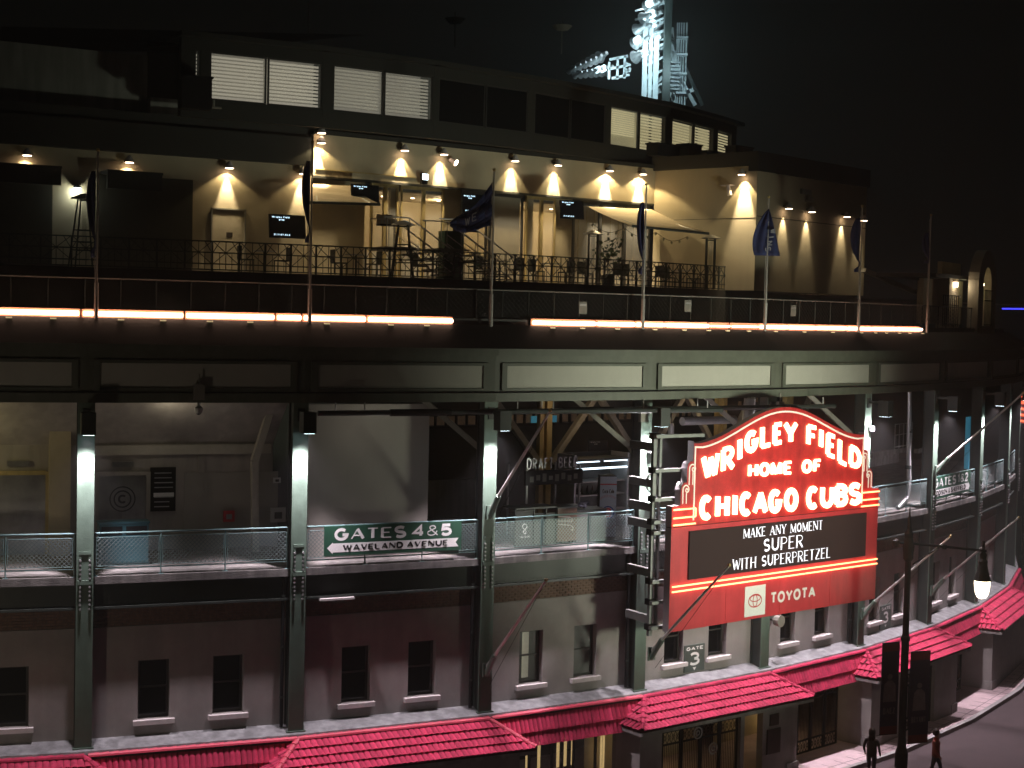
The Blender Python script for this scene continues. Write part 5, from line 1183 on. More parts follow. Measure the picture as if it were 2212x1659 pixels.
for k in range(len(up)-1):
    f, L, rz = plan(up[k], up[k+1])
    mb = MB(); pbox(mb, f, 0, L, -.05, .3, 21.2, WZ0); upart(mb, 'spandrel', 'soffit')
    mb = MB(); pbox(mb, f, 0, L, -.05, .3, WZ1, 23.75); pbox(mb, f, -.1, L+.1, -.4, 1.5, 23.75, 23.9); upart(mb, 'eave', 'soffit')
    mb = MB()
    lo = {0: [(.0, .45), (.64, .97), (4.89, L)], 1: [(0, .38), (4.34, L)], 2: [(0, .23), (4.46, L)], 3: [(0, .13), (4.24, L)], 4: [(3.80, L)], 5: [(0, .25), (4.22, L)], 6: [(0, .16), (1.84, L)]}[k]
    for a, b in lo: upart(pbox(MB(), f, a, b, -.04, .25, WZ0, WZ1), 'pier', 'soffit')
    mb = MB(); mb.quad(f(-.1, -.4, 23.9), f(L+.1, -.4, 23.9), f(L+.1, 9, 25.6), f(-.1, 9, 25.6)); upart(mb, 'roof', 'roof')
    mb = MB(); pbox(mb, f, 0, L, 4.0, 4.1, 21.2, 24.2); upart(mb, 'back_wall', 'soffit')
mb = MB(); mb.poly([(-22, 52, 23.4), (-11.3, 51.0, 23.35), (-6, 62, 26), (-22, 62, 26)]); upart(mb, 'left_roof', 'roof')
for x, y, w, h in ((5.9, 62.7, 1.4, .45), (7.1, 63.9, .9, .6), (8.2, 65.6, 1.3, .5), (9.6, 67, 1.2, .9)):
    t = thing('rooftop_unit', {5.9: 'low dark rooftop box left of the others in front of the end windows', 7.1: 'small dark rooftop box in front of the end windows', 8.2: 'dark rooftop box covering the lower edge of the end window', 9.6: 'dark rooftop unit at the right end of the window band'}[x], 'rooftop unit', (x, y, 21.5), .8)
    MB().box(-w/2, w/2, -.3, .3, 0, h).build('casing', 'black', t); MB().box(-w/2-.04, w/2+.04, -.34, .34, h, h+.06).build('lid', 'black', t)
t = thing('rooftop_unit', 'dark box with pipe in front of the left lit window', 'rooftop unit', (-10.9, 49.9, 21.35), rotz(0)); MB().box(0, .95, -.4, .2, 0, 1.0).build('casing', 'black', t); MB().box(-.03, 1.0, -.42, .22, 1.0, 1.05).build('lid', 'black', t); q = MB(); q.tube((1.0, -.2, .1), (1.3, -.2, .1), .04, 6); q.tube((1.05, -.2, .1), (1.05, -.2, .35), .04, 6); q.build('pipe', 'greybrace', t)
# antenna masts on the dark roof
for x, y, z, lab in ((-8.2, 60, 25.5, 'thin dark mast on the roof above the left lit windows'), (-2.6, 62, 25.6, 'dark dish antenna above the middle of the roof'), (1.7, 63, 25.6, 'round dark dish on the roof left of the stadium lights')):
    t = thing('roof_antenna', lab, 'antenna', (x, y, z)); MB().tube((0, 0, 0), (0, 0, 1.4), .03, 6).build('mast', 'dimwall', t)
    if x > -3: MB().lathe([(.0, 0), (.25, .05), (.42, .22)], 14, (0, 0, .9)).build('dish', 'dimwall', t)

# ---- wall lamps
def wall_lamp(f, rz, x, z, lab, pw, ang=92, grp='cone shaped wall lamps'):
    t = thing('wall_lamp', lab, 'wall lamp', f(x, 0, z), rz, grp)
    MB().box(-.04, .04, -.16, 0, .02, .08).build('arm', 'darksteel', t)
    MB().lathe([(.155, -.06), (.15, -.02), (.09, .10), (.05, .16), (.0, .18)], 14, (0, -.26, 0)).build('shade', 'sill', t)
    MB().lathe([(.135, -.075), (.135, -.062)], 14, (0, -.26, 0)).build('bulb', 'lampw', t)
    lamp('beam', 'SPOT', (0, -.20, -.10), pw*.34, (1, .78, .40), t, (0, -.10, -3), .03, ang, .25); lamp('core', 'SPOT', (0, -.17, -.10), pw*3.6, (1, .82, .52), t, (0, .03, -1.5), .03, 42, .75)
LAMPC = [(LW, lrz, 5.75, 19.68, 'cone wall lamp at the far left above the first dark hood', 30), (LW, lrz, 8.98, 19.68, 'cone wall lamp above the second dark hood', 30), (LW, lrz, 12.35, 19.72, 'cone wall lamp above the plain door', 34), (LW, lrz, 15.0, 19.70, 'cone wall lamp above the left screen', 30)]
for a in LAMPC: wall_lamp(*a[:5], a[5]*5, 118)
for x, z, lab, pw in ((.16, 20.78, 'lower of two stacked cone lamps at the wall corner', 46), (3.59, 20.8, 'first cone lamp right of the corner on the bright cream band', 52), (5.3, 20.8, 'cone lamp beside the small angled spotlight', 52), (8.57, 20.82, 'cone lamp just right of the blue flag pole', 52), (10.66, 20.82, 'cone lamp right of the middle of the cream band', 52), (13.3, 20.8, 'cone lamp above the left end of the bright awning', 52), (15.08, 20.8, 'cone lamp behind the hanging narrow flag', 50)): wall_lamp(RW, rrz, x, z, lab, pw*6.5*(2.0 if x > 13 else 1), 128 if (x > 13 or x < 1) else 84)
wall_lamp(RW, rrz, .16, 21.12, 'upper of two stacked cone lamps at the wall corner', 10, 84)
wall_lamp(BW, brz, 4.34, 20.66, 'cone lamp at the outer corner of the return wall', 720, 84)
for x, z, lab in ((1.94, 19.47, 'leftmost small cone lamp on the dim side wall'), (3.7, 19.45, 'second small cone lamp on the dim side wall'), (6.51, 19.43, 'third small cone lamp on the dim side wall'), (7.95, 19.36, 'small cone lamp behind the folded flag on the dim side wall')): wall_lamp(CW, crz, x, z, lab, 85, 60)
t = thing('spotlight', 'small angled white spotlight beside the second cone lamp', 'spotlight', RW(5.68, -.1, 20.6), rrz); MB().tube((0, 0, 0), (.12, -.2, -.12), .08, 10, .13).build('body', 'sill', t); MB().tube((.121, -.201, -.121), (.125, -.21, -.127), .12, 10).build('lens', 'lampw', t)
t = thing('spotlight', 'angled spotlight on the return wall left of the brightest lamp', 'spotlight', BW(3.75, 0, 20.1), brz); MB().box(-.35, .1, -.35, -.0, .1, .14).build('arm', 'sill', t); MB().tube((.0, -.3, .1), (.1, -.3, -.28), .08, 8, .1).build('body', 'sill', t)
t = thing('wall_floodlight', 'square white floodlight box above the glass doors', 'floodlight', RW(4.47, -.15, 19.75), rrz); MB().box(-.14, .14, -.15, 0, 0, .24).build('housing', 'black', t); MB().box(-.12, .12, -.155, -.15, .02, .22).build('lens', 'cool', t); MB().box(-.12, .12, -.12, 0, -.14, 0).build('bracket', 'black', t)
t = thing('dim_wall_light', 'unlit pale wall light on the dark side wall', 'wall lamp', CW(3.5, 0, 20.0), crz); MB().box(-.35, .35, -.12, 0, .1, .3).build('box', 'greybrace', t); MB().lathe([(.2, -.2), (.1, .0)], 8, (.1, -.2, .0)).build('shade', 'greybrace', t)
# conduits
mb = MB(); pbox(mb, RW, .1, 4.3, -.03, 0, 19.83, 19.86); tag(mb.build('conduit', 'pill'), 'thin conduit running to the square floodlight', 'conduit')
# bright lamp over heater on the left wall
t = thing('wall_lamp', 'bright white lamp high on the wall behind the pyramid patio heater', 'wall lamp', LW(7.33, 0, 18.7), lrz); MB().lathe([(.14, 0), (.12, .05), (.0, .14)], 12, (0, -.2, 0)).build('shade', 'galv', t); MB().lathe([(.12, -.01), (.12, 0)], 12, (0, -.2, 0)).build('bulb', 'cool', t); lamp('beam', 'POINT', (0, -.22, -.12), 16, (.93, 1, .82), t, size=.06)
# heaters
def heater(A, h, lab, cone):
    t = thing('patio_heater', lab, 'patio heater', A)
    w0, w1 = (.36, .15) if cone else (.16, .16)
    for sx, sy in ((1, 1), (-1, 1), (1, -1), (-1, -1)): MB().tube((sx*w0, sy*w0, 0), (sx*w1, sy*w1, h), .028, 6).build('leg', 'darksteel', t)
    for z in ((.5, .75, 1.1, h-.05) if cone else (h-.06,)):
        w = w0+(w1-w0)*z/h; q = MB()
        for a, b in (((1, 1), (-1, 1)), ((-1, 1), (-1, -1)), ((-1, -1), (1, -1)), ((1, -1), (1, 1))): q.tube((a[0]*w, a[1]*w, z), (b[0]*w, b[1]*w, z), .014, 5)
        q.build('crosspiece', 'darksteel', t)
    MB().lathe([(.42 if cone else .36, 0), (.4, .02), (.12, .14), (.0, .17)], 16, (0, 0, h)).build('reflector', 'stainless', t)
    MB().tube((0, 0, .6), (0, 0, h-.1), .07, 8).build('glass_tube', GL, t)
heater((-13.05, 46.7, DK), 2.05, 'tall pyramid patio heater silhouetted against a bright wall at the left', True)
heater(tuple(BW(3.7, -1.3, DK)), 1.95, 'patio heater by the return wall near the building corner', False)
heater((-3.75, 51.5, DK), 1.75, 'dark pyramid patio heater by the left stair', True)
heater((2.9, 57.5, DK), 1.9, 'patio heater under the left corner of the bright awning', False)
# door on left wall
t = thing('service_door', 'plain cream door with a small plate between two wall lamps', 'door', LW(11.87, 0, DK), lrz); MB().box(0, 1.12, -.03, 0, 0, 2.15).build('leaf', 'cream', t); q = MB(); q.box(-.05, 0, -.05, 0, 0, 2.2); q.box(1.12, 1.17, -.05, 0, 0, 2.2); q.box(-.05, 1.17, -.05, 0, 2.15, 2.2); q.build('door_frame', 'greybrace', t); MB().box(.48, .7, -.035, -.03, 1.25, 1.4).build('plate', 'plaque', t)
# tvs
tv(Vector((-8.28, 52.0, 17.4)), 1.3, .8, .5, 'screen hanging left of the second roof flagpole on the terrace')
tv(Vector((-5.62, 52.9, 18.72)), 1.05, .62, .55, 'screen hanging above the right end of the small awning')
tv(Vector((-1.93, 55.9, 18.62)), .95, .72, .5, 'screen behind the flag that blows out to the left')
tv(Vector((1.66, 57.0, 18.58)), .98, .68, .45, 'screen at the left end of the bright cream awning')
# awnings
def awning(name, lab, tl, tr, br, bl):
    ctr = (Vector(tl)+Vector(tr))/2; t = thing(name, lab, 'awning', ctr); mb = MB(); n = 6; a, b, c_, d = [Vector(v)-ctr for v in (tl, tr, br, bl)]
    g = lambda u, v: (a+(b-a)*u)*(1-v)+(d+(c_-d)*u)*v+Vector((0, 0, -.06*math.sin(PI*v)))
    n = 3
    for j in range(n): mb.quad(g(0, j/n), g(1, j/n), g(1, (j+1)/n), g(0, (j+1)/n))
    o = mb.build('cloth', 'awning', t); md = o.modifiers.new('s', 'SOLIDIFY'); md.thickness = .012
    me = bpy.data.meshes.new('x'); MB().tube(d, c_, .05, 8).build('front_rail', 'darksteel', t)
    for u in (.12, .88): MB().tube(a+(b-a)*u+Vector((0, 0, -.15)), d+(c_-d)*u, .03, 6).build('arm', 'galv', t)
    return t, d, c_
awning('awning', 'small cream awning hanging from the wall right of the second flagpole', (-7.05, 53.1, 19.3), (-5.75, 54.0, 19.33), (-4.6, 52.3, 18.6), (-6.95, 51.6, 18.58))
t, d_, c_ = awning('awning', 'large bright cream awning below the last two cone lamps', (2.80, 60.5, 19.27), (5.5, 62.6, 19.35), (7.35, 58.6, 18.22), (4.38, 58.2, 18.42))
# festoon lights
t = thing('festoon_lights', 'string of small unlit bulbs hanging below the large cream awning', 'string lights', (3.2, 58.8, 18.6)); q = MB(); prev = None; bl = []
for k in range(25):
    u = k/24; x = -0.3+3.6*u; p = Vector((x, -.5, -.12-.5*u*.8-.25*math.sin(PI*((u*3) % 1)))); bl.append(p)
    if prev: q.tube(prev, p, .012, 4)
    prev = p
q.build('cable', 'black', t)
for p in bl[::2]: MB().lathe([(.02, 0), (.05, -.07), (.0, -.13)], 6, tuple(p)).build('bulb', 'bulb', t)
# stairs
def stairs(A, rz, lab, n=6, w=1.4):
    t = thing('terrace_stairs', lab, 'stairs', A, rz, 'metal stairs down to the terrace')
    for k in range(n): MB().box(k*.27, k*.27+.27, 0, w, 1.02-k*.17-.05, 1.02-k*.17).build('step', 'greybrace', t)
    for y in (0, w):
        q = MB(); q.tube((-.9, y, 2.0), (0, y, 2.0), .025, 6); q.tube((0, y, 2.0), (n*.27, y, 2.0-n*.17-.02), .025, 6); q.tube((0, y, 1.55), (n*.27, y, 1.52-n*.17), .018, 6); q.tube((0, y, 1.25), (n*.27, y, 1.22-n*.17), .018, 6); q.build('handrail', 'sill', t)
        for k in (-3, 0, 2, 4, 6): MB().tube((k*.27, y, 1.0-max(k, 0)*.17), (k*.27, y, 2.0-max(k, 0)*.17), .018, 5).build('baluster', 'greybrace', t)
    MB().box(-.9, 0, 0, w, .9, 1.02).build('landing', 'greybrace', t)
stairs((-3.55, 51.6, DK-.0), .45, 'left metal stair with pale handrails in front of the glass doors')
stairs((-1.75, 52.0, DK), .45, 'right metal stair with pale handrails by the blue flag pole', 7)
t = thing('glass_screen_panel', 'dim greenish panel standing between the two stairs', 'panel', (-2.45, 53.5, DK), .5); MB().box(0, .75, 0, .5, 0, 1.7).build('panel', 'printgreen', t); MB().box(.35, 1.3, -.05, .1, 1.7, 2.0).build('top_box', 'black', t)
t = thing('bar_shelf', 'lit shelf of bottles below the left screen corner', 'shelf', (-4.7, 53.6, DK+1.9), .5); MB().box(0, 1.2, 0, .35, -.06, 0).build('board', 'black', t); MB().box(0, .6, .3, .34, 0, .35).build('back', 'inner', t)
for k in range(6): MB().lathe([(.03, 0), (.03, .16), (.012, .24)], 6, (.1+k*.11, .12, 0)).build('bottle', 'galv', t)
t = thing('potted_plant', 'leafy plant in a pot behind the glass left of the curtains', 'plant', (3.6, 59.6, DK)); MB().lathe([(.2, 0), (.28, .45)], 10).build('pot', 'plaque', t); q = MB()
for k in range(140):
    a = random.random()*6.28; r = random.random()*.6; z = .6+random.random()*1.3; c0 = Vector((r*math.cos(a), r*math.sin(a), z)); d0 = Vector((jit(.1), jit(.1), jit(.08))); e0 = Vector((jit(.08), jit(.08), jit(.1))); q.quad(c0-d0, c0-e0, c0+d0, c0+e0)
o = q.build('leaves', 'leaf', t); o['kind'] = 'stuff'
MB().tube((0, 0, .4), (0, 0, 1.2), .02, 5).build('stem', 'wood', t)
# lattice railing along the terrace edge
def lattice(s0, s1, lab, o_=-7.0, z0=DK, h=.92):
    p = P(s0, o_, z0); w = (P(s1, o_, z0)-p).length; t = thing('lattice_railing', lab, 'railing', p, rotz((s0+s1)/2), 'iron lattice railings round the terrace')
    n = max(1, round(w/.85)); pw = w/n
    for z in (h, h*.62, .22, .04): MB().box(0, w, -.02, .02, z-.02, z+.02).build('rail', 'darksteel', t)
    for k in range(n+1): MB().box(k*pw-.025, k*pw+.025, -.03, .03, 0, h).build('post', 'darksteel', t)
    for k in range(n):
        q = MB(); x0, x1 = k*pw+.02, (k+1)*pw-.02; xm = (x0+x1)/2
        for a, b in (((x0, .22), (xm, h*.62)), ((xm, h*.62), (x1, .22)), ((x0, h), (xm, h*.62)), ((xm, h*.62), (x1, h)), ((x0, h*.62), (x0+pw*.25, h)), ((x1, h*.62), (x1-pw*.25, h)), ((xm, .04), (xm, h))): q.bar((a[0], 0, a[1]), (b[0], 0, b[1]), .022, .022, up=(0, 1, 0))
        for x in (x0+pw*.25, x1-pw*.25): q.bar((x, 0, .04), (x, 0, h*.62), .016, .016, up=(0, 1, 0))
        q.build('lattice', 'darksteel', t)
for i in range(-1, 8): lattice(i, i+1, 'iron terrace railing, '+['behind the pyramid heater at the left', 'between the first two roof flagpoles', 'in front of the two stairs', 'in front of the glass doors left of the narrow flag', 'below the bright awning', 'below the return wall corner', 'below the dim side wall', 'right of the folded flag', 'at the far right end'][i+1])
# terrace chairs and tables (dark clutter behind the railing)
def chair(A, rz, lab):
    t = thing('terrace_chair', lab, 'chair', A, rz, 'dark chairs on the terrace')
    MB().box(-.22, .22, -.22, .22, .42, .46).build('seat', 'darksteel', t); MB().box(-.22, .22, .2, .23, .46, .88).build('backrest', 'darksteel', t)
    for x in (-.2, .2):
        for y in (-.2, .2): MB().box(x-.015, x+.015, y-.015, y+.015, 0, .42).build('leg', 'darksteel', t)
def table(A, lab):
    t = thing('terrace_table', lab, 'table', A, 0, 'round tables on the terrace'); MB().lathe([(.38, .72), (.38, .75)], 16).build('top', 'galv', t); MB().lathe([(.22, 0), (.03, .03), (.03, .72)], 8).build('pedestal', 'darksteel', t)
for k, s in enumerate((1.25, 1.9, 2.55, 3.1, 3.6, 4.1, 4.6, 5.1)):
    ctr = P(s, -8.6, DK); nm = ['left of the stairs', 'between the stairs', 'right of the stairs', 'below the curtained windows', 'below the left of the awning', 'below the middle of the awning', 'below the return wall', 'by the building corner'][k]
    table(ctr, 'small round terrace table '+nm); 
    for j, sg in enumerate((-1, 1)): chair(ctr+Vector((sg*.55, sg*.25, 0)), rotz(s)+(PI/2 if sg < 0 else -PI/2), 'dark terrace chair '+('left' if sg < 0 else 'right')+' of the table '+nm)

# ================================================================== RIGHT END ON THE ROOF
RE = thing('stair_pavilion', 'dim low rooftop pavilion with railings right of the last flagpole', 'building', (18.6, 66, 15))
def rp(mb, name, m, kind=None): o = mb.build(name, m, RE, world=True); return o
fD, dL, drz = plan((16.9, 64.2), (19.9, 68.6))
mb = MB(); pbox(mb, fD, .4, 2.2, 0, .2, 15.0, 16.9); pbox(mb, fD, 2.2, 3.4, -.5, .2, 15.0, 16.95); pbox(mb, fD, 3.6, 5.2, -.1, .2, 15, 16.9); rp(mb, 'wall', 'cream')
mb = MB(); pbox(mb, fD, .2, 5.2, -.6, 2, 16.95, 17.1); rp(mb, 'roof_slab', 'soffit')
mb = MB(); pbox(mb, fD, .5, 2.1, .25, .3, 15.0, 16.8); rp(mb, 'inner_panel', 'inner')
t = thing('wall_light', 'small square white lamp at the top of the rooftop pavilion', 'wall lamp', fD(2.8, -.52, 16.6), drz); MB().box(-.14, .14, -.1, 0, 0, .2).build('box', 'lampw', t); MB().box(-.16, .16, -.11, 0, .2, .23).build('hood', 'black', t); lamp('beam', 'POINT', (0, -.35, .0), 9, (1, .9, .7), t, size=.1)
t = thing('pavilion_railing', 'black bar railing in front of the rooftop pavilion', 'railing', fD(.3, -.9, 14.9), drz)
for k in range(9): MB().tube((k*.24, 0, 0), (k*.24, 0, 1.3), .02, 5).build('bar', 'black', t)
for z in (.1, .9, 1.3): MB().tube((0, 0, z), (1.95, 0, z), .02, 5).build('rail', 'black', t)
# arched parapet tower
fA, aL, arz = plan((19.85, 65.9), (21.35, 68.3))
AT = thing('arched_turret', 'pale turret with an arched opening and black balusters at the far right roof corner', 'turret', fA(aL/2, 0, 14.6), arz)
mb = MB(); w = aL/2; ow, oz = .62, 2.15
outer = [(-w, 0), (-w, 2.3)]+[(-w*math.cos(R(a))*(1-.15*math.sin(R(a))), 2.3+1.35*math.sin(R(a))) for a in range(15, 180, 15)]+[(w, 2.3), (w, 0)]
innr = [(-ow, .35), (-ow, oz)]+[(-ow*math.cos(R(a)), oz+.75*math.sin(R(a))) for a in range(15, 180, 15)]+[(ow, oz), (ow, .35)]
for k in range(len(outer)-1):
    a, b, c2, d2 = outer[k], outer[k+1], innr[k+1], innr[k]
    for y in (0, .45): mb.quad((a[0], y, a[1]), (b[0], y, b[1]), (c2[0], y, c2[1]), (d2[0], y, d2[1]))
    mb.quad((a[0], 0, a[1]), (b[0], 0, b[1]), (b[0], .45, b[1]), (a[0], .45, a[1])); mb.quad((d2[0], 0, d2[1]), (c2[0], 0, c2[1]), (c2[0], .45, c2[1]), (d2[0], .45, d2[1]))
mb.box(-w, w, 0, .45, 0, .35); mb.build('arch', 'cream', AT)
MB().box(-w, w, 1.6, 1.8, 0, 3.1).build('back_wall', 'inner', AT)
for k in range(6): MB().tube((-.5+k*.2, -.05, .35), (-.5+k*.2, -.05, 1.9), .016, 5).build('baluster', 'black', AT)
for z in (.4, 1.45, 1.9): MB().tube((-.62, -.05, z), (.62, -.05, z), .018, 5).build('rail', 'black', AT)
MB().lathe([(.0, 0), (.12, .05), (.12, .25), (0, .32)], 8, (0, .3, 2.0)).build('lantern', 'black', AT); MB().lathe([(.05, 0), (.05, .1)], 8, (0, .2, 2.1)).build('bulb', 'lampw', AT)
lamp('beam', 'POINT', (0, 1.0, 2.2), 5, (1, .95, .5), AT, size=.1)
# small stair roof right of side wall
mb = MB(); O_ = Vector((14.8, 65.4, 16.2)); mb.bar(Vector((0, 0, 1.0)), Vector((2.6, 1.2, .1)), .3, .16); mb.bar(Vector((2.6, 1.2, .1)), Vector((4.6, 1.8, .0)), .3, .14); o = mb.build('sloping_coping', 'greybrace', loc=O_); tag(o, 'pale sloping coping running down from the end of the side wall', 'coping')

# ================================================================== STADIUM LIGHT TOWER
TX, TY, TZ = 8.0, 90.0, 26.0
TW = thing('light_tower', 'brightly lit steel stadium light tower with caged ladder above the dark roof', 'light tower', (TX, TY, TZ))
def tp(x, y, dy=0.): return Vector(((x-1415)*.02708, dy, 28.17-(y-194)*.02708+(x-1382)*.0006-TZ))
M['towersteel'] = mat('tower steel', (.5, .54, .56), .5, noise=.1)
q = MB(); q.bar(tp(1433, 240, -.6), tp(1433, -60, -.6), .75, .4); q.build('mast', 'darksteel', TW)
for a, b, w in (((1388, 240), (1388, 60), .28), ((1400, 240), (1400, 60), .22), ((1412, 240), (1412, 80), .3)): MB().bar(tp(*a), tp(*b), w, w).build('column', 'towersteel', TW)
for k in range(6): MB().bar(tp(1388, 200-k*28), tp(1428, 180-k*28), .14, .12).build('girt', 'towersteel', TW)
for a, b in (((1388, 205), (1428, 165)), ((1400, 150), (1422, 200)), ((1392, 160), (1400, 200)), ((1432, 55), (1515, 226)), ((1437, 120), (1500, 226)), ((1450, 110), (1480, 210)), ((1445, 60), (1452, 215)), ((1440, 190), (1470, 240)), ((1478, 200), (1500, 190))): MB().bar(tp(*a, .3), tp(*b, .3), .24, .2).build('brace', 'towersteel' if a != (1432, 55) else 'darksteel', TW)
for k in range(8): MB().box(.7, 1.3, -.1, .3, 2.2+k*.22, 2.3+k*.22).build('panel', 'towersteel', TW)
cx0, cx1 = 1457, 1478
for x in (1457, 1461, 1466, 1471, 1477): MB().tube(tp(x, 240, .2), tp(x, 50, .2), .045, 5).build('cage_bar', 'towersteel', TW)
for y in (50, 86, 127, 168, 205): MB().box(tp(1456, 0).x, tp(1479, 0).x, -.1, .5, tp(0, y).z-.06, tp(0, y).z+.06).build('cage_hoop', 'towersteel', TW)
def reflector(A, par, lit, r=.30):
    q = MB(); d = Vector((-.55, .75, -.25)).normalized(); n = 12
    q.tube(A, A+d*.35, r*.45, n, r); q.tube(A-d*.35, A, r*.3, n, r*.45); o = q.build('floodlight', 'galv', par)
    q = MB(); q.tube(A+d*.351, A+d*.36, r*.9, n); q.build('lens', 'cool' if lit else 'glass', par)
    if lit: q = MB(); q.tube(A-d*.02+Vector((0, -.28, .05)), A+d*.3+Vector((0, -.28, .05)), r*.55, n); q.build('lamp_glare', 'coolw', par)  # glowing tube added on the near side to show the lamp's glare
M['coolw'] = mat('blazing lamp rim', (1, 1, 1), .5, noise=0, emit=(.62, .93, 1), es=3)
for j, (y, xs) in enumerate(((122, (1374, 1389, 1404, 1418)), (92, (1373, 1388, 1402, 1417)), (64, (1377, 1392, 1406, 1419)), (40, (1389, 1403, 1416)), (14, (1397, 1410, 1422)), (-10, (1402, 1415)))):
    for i, x in enumerate(xs): reflector(tp(x, y-i*5, -.3+.3*i), TW, (i+j) % 3 == 1 or (j == 0 and i == 1), .40)
for j in range(6): MB().bar(tp(1365, 120-j*19, .2), tp(1428, 104-j*19, .2), .1, .1).build('lamp_rail', 'towersteel', TW)
for p_, pw in ((tp(1395, 100, -1.4), 260), (tp(1440, 150, -2.6), 190), (tp(1400, 165, -2.4), 150), (tp(1405, 20, -1.5), 50)): lamp('glare', 'POINT', p_, pw, (.62, .92, 1), TW, size=.3)  # bare point lamps added in front to light the tower steel
T2 = thing('light_bank', 'lower bank of mostly dark stadium floodlights left of the bright tower', 'floodlights', (TX-3.2, TY-2, TZ)); off = Vector((3.2, 2, 0))
for r_ in range(2):
    for k in range(7): x = 1232+k*11.5+r_*14; y = (150-k*6.2) if r_ == 0 else (160-k*3.0); reflector(tp(x, y, .2*k)+off, T2, r_ == 1 and k in (4, 5), .20+.03*k)
for a, b in (((1312, 130), (1352, 122)), ((1312, 150), (1352, 142)), ((1318, 170), (1356, 162)), ((1330, 125), (1330, 172)), ((1345, 121), (1345, 170)), ((1312, 135), (1312, 172)), ((1345, 137), (1358, 142)), ((1345, 150), (1358, 155)), ((1345, 160), (1358, 148))): MB().bar(tp(*a)+off, tp(*b)+off, .14, .14).build('frame_bar', 'towersteel', T2)
MB().box(tp(1330, 0).x+3.2, tp(1358, 0).x+3.2, 1.6, 2.6, tp(0, 178).z-.1, tp(0, 178).z+.1).build('platform', 'towersteel', T2)
lamp('glare', 'POINT', tp(1312, 158, -1)+off, 90, (.7, .95, 1), T2, size=.3)  # bare point lamp added to light the frame of the bank

# ================================================================== STREET LAMPS, BANNERS, PEOPLE, FAR LIGHTS
def street_lamp(A, rz, lab, power, lean=0):
    t = thing('street_lamp', lab, 'street lamp', A, rz, 'ornamental street lamps')
    MB().lathe([(.22, 0), (.22, .5), (.15, .7), (.13, 1.0), (.125, 4.3), (.16, 4.32), (.16, 4.42), (.11, 4.5), (.10, 7.0), (.17, 7.1), (.17, 7.25), (.2, 7.5), (.13, 7.8), (.15, 7.95), (.08, 8.1), (.0, 8.95)], 10, (0, 0, 0)).build('post', 'black', t)
    for sg, arm in ((1, 2.5), ):
        q = MB(); q.tube((0, 0, 7.62), (sg*(arm+.1), 0, 7.42), .045, 6); q.tube((sg*.15, 0, 6.9), (sg*1.0, 0, 7.5), .025, 5); q.lathe([(.07, -.07), (.07, .07)], 8, (sg*1.2, 0, 7.52)); q.build('arm', 'black', t)
        h = MB(); h.lathe([(.29, 6.42), (.27, 6.5), (.20, 6.72), (.15, 6.95), (.16, 7.08), (.10, 7.15), (.12, 7.3), (.05, 7.4), (.04, 7.75)], 14, (sg*arm, 0, 0)); hd = h.build('lamp_head', 'black', t)
        g = MB(); g.lathe([(.0, 5.80), (.14, 5.84), (.22, 5.98), (.255, 6.2), (.265, 6.42)], 14, (sg*arm, 0, 0)); g.build('globe', 'globe', t, smooth=True)
        lamp('glow', 'POINT', (sg*arm, 0, 5.55), power, (1, .86, .66), t, size=.2)
    q = MB(); q.lathe([(.0, 7.45), (.12, 7.5), (.12, 7.7), (0, 7.75)], 8, (-.42, 0, 0)); q.tube((0, 0, 7.62), (-.45, 0, 7.62), .04, 6); q.build('stub_arm', 'black', t)
    return t
SL = Vector((13.45, 51.4, 0))
street_lamp(SL, -.02, 'black ornamental street lamp with one glowing pear shaped globe and two player banners', 45)
def street_banner(x0, x1, zt, yrot, nm, lab):
    t = thing('street_banner', lab, 'banner', SL+Vector(((x0+x1)/2, 0, zt)), yrot, 'player banners on the lamp post'); w = abs(x1-x0)/2
    o = MB().box(-w, w, -.01, .01, -3.1, 0).build('cloth', 'bannerdark', t); f_ = fplane(-.011)
    for z_ in (-.28, -3.1): q = MB(); rect(q, -w, w, z_, z_+.27, f_, .002); q.build('band', 'bannerred', t)
    q = MB(); disc(q, 0, -1.15, .10, f_, .003, 14); q.poly([f_(-.26, -2.0, .003), f_(.26, -2.0, .003), f_(.22, -1.4, .003), f_(.08, -1.27, .003), f_(-.08, -1.27, .003), f_(-.22, -1.4, .003)]); q.build('player_print', 'bannerprint', t)
    q = MB(); textline(q, nm, -w+.1, w-.1, -2.42, -2.2, .035, .025, f_, 0, .003, 0, .12); q.build('name_print', 'bannerprint', t)
    q = MB(); q.tube((-w, 0, .01), (w, 0, .01), .02, 6); q.tube((-w, 0, -3.11), (w, 0, -3.11), .02, 6); q.build('rod', 'black', t)
street_banner(-.82, -.14, 4.22, .35, 'BAEZ', 'narrow dark player banner on the left of the lamp post')
street_banner(.14, .92, 3.95, .35, 'BRYANT', 'wider dark player banner on the right of the lamp post')
# street lamps added out of view; the bare spot by the right one lights the facade
street_lamp(Vector((16.2, 37.2, 0)), 2.6, 'added unseen street lamp of the same kind nearer the viewer, right of the picture', 40)
KEY = lamp('glow', 'SPOT', (17.8, 37.6, 7.6), 11000, (.95, 1, .78), None, (7.2, 48.6, 10.6), .9, 68, 1.0)  # unseen source, added as a bare spotlight near the street lamp
street_lamp(Vector((-16.5, 31, 0)), 0, 'added unseen street lamp of the same kind down the street, left of the picture', 240)

